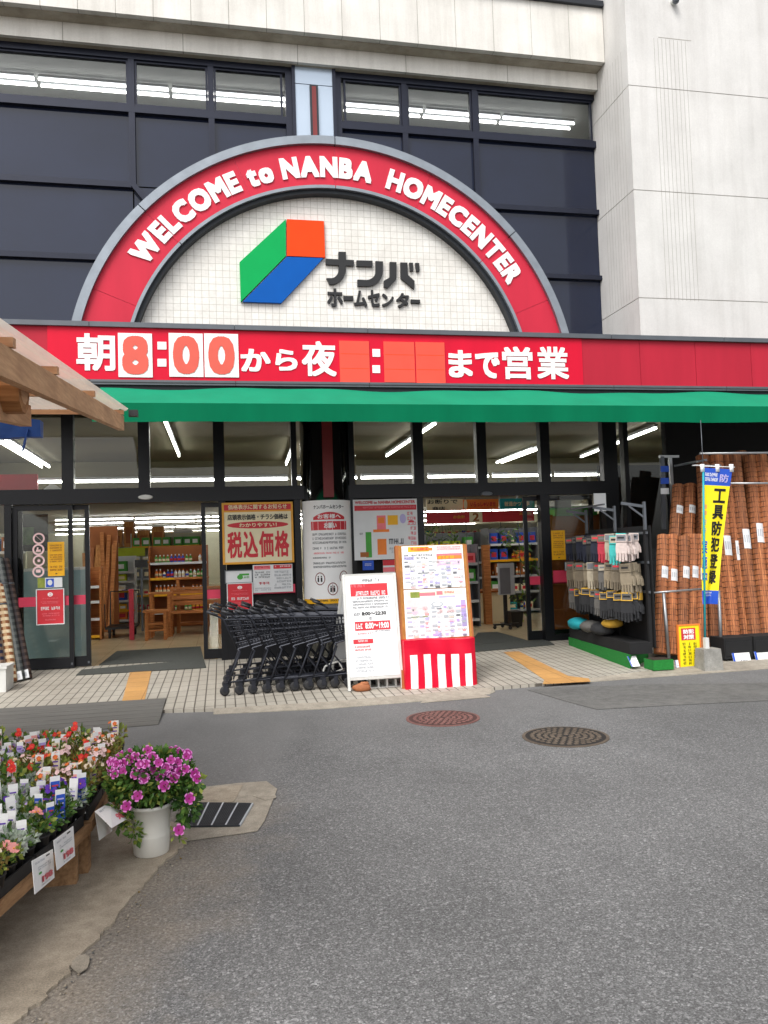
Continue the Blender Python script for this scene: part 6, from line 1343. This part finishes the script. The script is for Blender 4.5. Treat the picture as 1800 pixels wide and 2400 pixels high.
def seedling(kind):
    t = thing('flower_pot', '', 'potted plant'); m = MB(); m.lathe((0, 0, 0), [(.034, 0), (.045, .075), (.048, .075), (.048, .082), (.042, .082), (.040, .072)], 'potblack', 14); part('pot', m, t, True, None, True)
    fol, nfl, fm, tag, H = dict(red=(['leaf', 'leafy'], 1, 'f_red', 'f_cream', .125), tall=(['leaf', 'leafy'], 1, 'f_red', 'f_blush', .16), blush=(['leafbrown', 'leafy', 'leafbrown'], 9, 'f_blush', 'f_cream', .105), cream=(['leafbrown', 'leafy'], 8, 'f_cream', 'f_pink', .10), lav=(['leafy', 'leaf'], 1, 'f_lav', 'f_lav', .085), silver=(['leafsilver', 'leafsilver', 'leaf'], 0, None, 'f_white', .085), purple=(['leaf', 'leafdark'], 2, 'f_purple', 'blue', .085), pinkp=(['leafy', 'leaf'], 2, 'f_pink', 'pink', .085), orange=(['leafbrown', 'leafy'], 5, 'f_orange', 'f_cream', .115))[kind]
    m = MB(); leaves(m, 120, (0, 0, .08+H*.45), .06, fol, .027 if kind != 'tall' else .034, (1, 1, H/.11), .5); part('foliage', m, t, False, None, True)
    m = MB()
    for _ in range(nfl):
        a = random.uniform(0, 6.28); rr = random.uniform(.0, .055); c = (rr*math.cos(a), rr*math.sin(a), .08+H*random.uniform(.8, 1.12)); flower(m, c, (math.cos(a)*.6+.2, math.sin(a)*.6-.6, .8), {'f_red': .02, 'f_purple': .024, 'f_pink': .024}.get(fm, .012), fm, None, 'f_cream' if kind in ('blush', 'cream') else None)
        if kind in ('tall', 'red'):
            for _ in range(3): flower(m, V(c)+V((random.gauss(0, .012), random.gauss(0, .012), random.gauss(.004, .01))), (random.gauss(0, .6), random.gauss(-.3, .6), .8), .014, fm)
            m.tube([(0, 0, .09), c], .0025, 'leaf', 4)
    if m.f: part('blossom', m, t, False, None, True)
    if random.random() < (.45 if kind not in ('lav', 'purple') else .1): return t
    m = MB(); a = R(random.uniform(-12, 12)); z0 = .085+H*.3; w, h = .021, .10
    def tb(za, zb, mt, d): m.add([V((x*math.cos(a), -.035-d+(z-z0)*.18+abs(x)*math.sin(a), z)) for x, z in ((-w, za), (w, za), (w, zb), (-w, zb))], [(0, 1, 2, 3)], mt)
    m.hexa([(-w, -.034, z0-.1+.02), (w, -.034, z0-.08), (w, -.0325, z0-.08), (-w, -.0325, z0-.08), (-w*math.cos(a), -.034+h*.18, z0+h), (w*math.cos(a), -.034+h*.18, z0+h), (w, -.0325+h*.18, z0+h), (-w, -.0325+h*.18, z0+h)], 'white')
    ll = [V((-w*.9, -.036, z0-.02)), V((w*.9, -.036, z0-.02)), V((w*.9, -.036+.08*.18, z0+.08)), V((-w*.9, -.036+.08*.18, z0+.08))]; m.add(ll, [(0, 1, 2, 3)], tag)
    for k in range(4): z = z0+.006+k*.018; m.add([V((-w*.7, -.0372+(z-z0)*.18, z)), V((w*.6, -.0372+(z-z0)*.18, z)), V((w*.6, -.0372+(z+.006-z0)*.18, z+.006)), V((-w*.7, -.0372+(z+.006-z0)*.18, z+.006))], [(0, 1, 2, 3)], random.choice(['white', 'lilac', 'pred', 'f_purple']))
    part('plant_tag', m, t, False, None, True); return t
random.seed(99)
KL = dict(red='red flowering seedling', tall='tall green plant with red blooms', blush='blush pink flowering seedling with bronze leaves', cream='cream flowering seedling with bronze leaves', lav='lavender tagged seedling with yellow green leaves', silver='silver leaved seedling', purple='deep purple petunia seedling', pinkp='pale pink petunia seedling', orange='orange flowering seedling')
random.seed(104); PROT = {}; used = set(); nrow = 0
orow = lambda n: ['first', 'second', 'third', 'fourth', 'fifth', 'sixth', 'seventh', 'eighth', 'ninth', 'tenth', 'eleventh', 'twelfth', 'thirteenth', 'fourteenth', 'fifteenth', 'sixteenth', 'seventeenth', 'eighteenth', 'nineteenth', 'twentieth', 'twenty first', 'twenty second', 'twenty third', 'twenty fourth', 'twenty fifth', 'twenty sixth', 'twenty seventh', 'twenty eighth'][n]
y = 3.06
while y < 5.5:
    for c in range(9):
        x = edge_x(y)-.07-c*.098
        if x/y < -.285: break
        d = c*.098
        if y > 5.15: kd = random.choice(['tall', 'lav', 'red', 'cream', 'lav']) if d > .3 else random.choice(['red', 'tall', 'orange', 'cream', 'cream'])
        elif y > 4.7: kd = random.choice(['blush', 'cream', 'red', 'blush', 'orange']) if d < .4 else random.choice(['lav', 'lav', 'lav', 'tall', 'silver'])
        elif y > 4.35: kd = random.choice(['blush', 'cream', 'blush', 'cream', 'orange']) if d < .28 else random.choice(['silver', 'lav', 'silver', 'tall'])
        elif y > 3.95: kd = random.choice(['lav', 'purple', 'lav', 'silver']) if d < .15 else random.choice(['silver', 'silver', 'purple', 'lav'])
        elif y > 3.6: kd = random.choice(['purple', 'silver', 'pinkp', 'purple'])
        else: kd = random.choice(['pinkp', 'pinkp', 'lav', 'cream'])
        key = (kd, random.randrange(3))
        if key not in PROT: o = PROT[key] = seedling(kd)
        else: o = dup(PROT[key])
        o.location = (x+random.uniform(-.01, .01), y+random.uniform(-.012, .012), BZ+.008); o.rotation_euler = (random.uniform(-.06, .06), random.uniform(-.06, .06), random.uniform(-.5, .9)); s_ = random.uniform(.92, 1.12); o.scale = (s_, s_, s_*random.uniform(.92, 1.12))
        o['label'] = '%s, %s in from edge of %s row' % (KL[kd], orow(c), orow(nrow)); o['group'] = 'potted seedlings on the flower benches'
    y += .097; nrow += 1
# price cards on the bench edge
def card4(pts, X, lab, dark=False):
    P_ = [XP(px, py, X) for px, py in pts]      # TL TR BR BL
    fn = lambda x, yy, d: (P_[3].lerp(P_[2], x)).lerp(P_[0].lerp(P_[1], x), yy)+V((d, 0, 0))
    s, r = sheet('price_card', lab, 'price card', fn, 'white', .002, 'price cards on the flower benches'); s.rect(.62, .06, .8, .11, 'black'); s.dashes(.1, .1, .55, .2, 1, 'pltgrey'); s.dashes(.2, .28, .85, .42, 2, 'pltgrey'); s.disc(.3, .5, .08, .04, 'pgreen', 7); s.text('198', .35, .62, .85, .82, 'pink', .03); s.dashes(.3, .88, .75, .94, 1, 'pltgrey'); s.done(r)
card4([(75, 2018), (124, 1990), (128, 2057), (82, 2096)], -.70, 'white price card hanging from the bench edge, lowest of three'); card4([(126, 1970), (172, 1936), (176, 2006), (134, 2040)], -.655, 'white price card hanging from the bench edge, middle of three')
tc = thing('price_card', 'folded white tent price card at the bench corner beside the pail', 'price card', XP(240, 1920, -.62), 'price cards on the flower benches')
a, b = XP(222, 1902, -.63), XP(258, 1880, -.63); c_, d_ = XP(301, 1918, -.52), XP(262, 1941, -.50); fn = lambda x, yy, d: d_.lerp(c_, x).lerp(a.lerp(b, x), yy)+V((d*.5, -d*.2, d*.8))
m = MB(); m.hexa([fn(0, 0, 0), fn(1, 0, 0), fn(1, 1, 0), fn(0, 1, 0), fn(0, 0, .002), fn(1, 0, .002), fn(1, 1, .002), fn(0, 1, .002)], 'white'); e0, e1 = XP(232, 1970, -.63), XP(262, 1948, -.63); m.slab([a, b, e1, e0], (.002, 0, 0), 'white'); part('card', m, tc)
s = Sheet(fn); s.lay = .004; s.dashes(.1, .1, .5, .25, 1, 'pltgrey'); s.disc(.6, .3, .08, .07, 'pgreen', 7); s.dashes(.2, .4, .7, .55, 2, 'pltgrey'); s.text('98', .5, .6, .9, .88, 'pink', .03); s.done(tc)
s, r = sheet('plant_card', 'green printed plant card lying across the pots', 'plant card', flat(G(62, 1900, .43), G(140, 1862, .43)-G(62, 1900, .43), G(118, 1826, .47)-G(40, 1856, .47)), 'pgreen', .003); s.dashes(.1, .15, .9, .8, 2, 'lime'); s.done(r)
# white pail of petunias
pc = G(355, 1997, .012); fp = thing('flower_pail', 'white pail overflowing with magenta petunias edged in white', 'potted plant', pc); m = MB(); H = .265
m.lathe(pc, [(.088, 0), (.092, .004), (.098, .09), (.1, .10), (.1, .105), (.099, .11), (.108, H-.02), (.114, H-.018), (.115, H), (.107, H), (.104, H-.04)], 'pail', 32); pl_ = part('pail', m, fp, True)
m = MB(); m.lathe(pc+V((0, 0, H-.05)), [(.1, 0), (.1, .02)], 'soil', 20); part('soil', m, pl_, False, None, True).location = -fp.location*0
m = MB(); random.seed(12); cc = pc+V((0, 0, H+.14))
leaves(m, 2600, cc+V((.0, 0, .0)), .235, ['leafdark', 'leaf', 'leafdark', 'leaf', 'leafy'], .037, (1., .8, .58)); leaves(m, 300, cc+V((.19, -.03, -.12)), .1, ['leaf', 'leafdark'], .045, (.7, .8, 1.5)); leaves(m, 160, cc+V((-.15, -.06, -.14)), .08, ['leaf', 'leafdark', 'leafy'], .04, (.7, .8, 1.3)); leaves(m, 60, pc+V((-.075, -.1, .15)), .045, ['leafy', 'leaf'], .035, (.8, .4, 1.3))
for k in range(26):
    a = random.uniform(0, 6.28); q = cc+V((.2*math.cos(a), .16*math.sin(a), random.uniform(-.1, .12))); m.tube([pc+V((0, 0, H-.02)), pc.lerp(q, .6)+V((0, 0, .16)), q], .003, 'leaf', 4)
mf = m; m = MB(); fl = [(1150, 195), (1010, 270), (1105, 270), (1210, 280), (1330, 295), (895, 380), (1060, 370), (1200, 345), (1120, 385), (1300, 370), (1400, 355), (1510, 375), (1350, 410), (1275, 470), (1070, 550), (985, 630), (1470, 570), (1390, 815), (940, 335), (1528, 415), (905, 300), (1260, 320), (1165, 300), (1245, 385), (960, 300), (1050, 250), (1375, 320), (1440, 340), (1185, 250)]
for i, (fx, fy) in enumerate(fl):
    px, py = fx/3.318, 1700+fy/3.318; yy = pc.y-.19+max(0, (470-fy)/280)*.16+random.uniform(-.02, .02); p = W(px, py, yy); leaves(mf, 14, p+V((0, .03, -.03)), .04, ['leafdark', 'leaf', 'leafy'], .032); mf.tube([p+V((0, .006, -.004)), p+V((0, .05, -.08))], .0025, 'leaf', 4); d = V((p.x-pc.x, p.y-pc.y-.25, .14+random.uniform(0, .1))); flower(m, p, d, random.uniform(.022, .027), 'f_mag', 'f_magedge', 'redpost')
for i in range(60):
    a = random.uniform(0, 6.28); q = cc+V((.2*math.cos(a), .16*math.sin(a), random.uniform(.02, .11))); flower(m, q, q-cc+V((0, -.26, .1)), .022, 'f_mag', 'f_magedge', 'redpost')
part('foliage', mf, fp); part('blossom', m, fp)
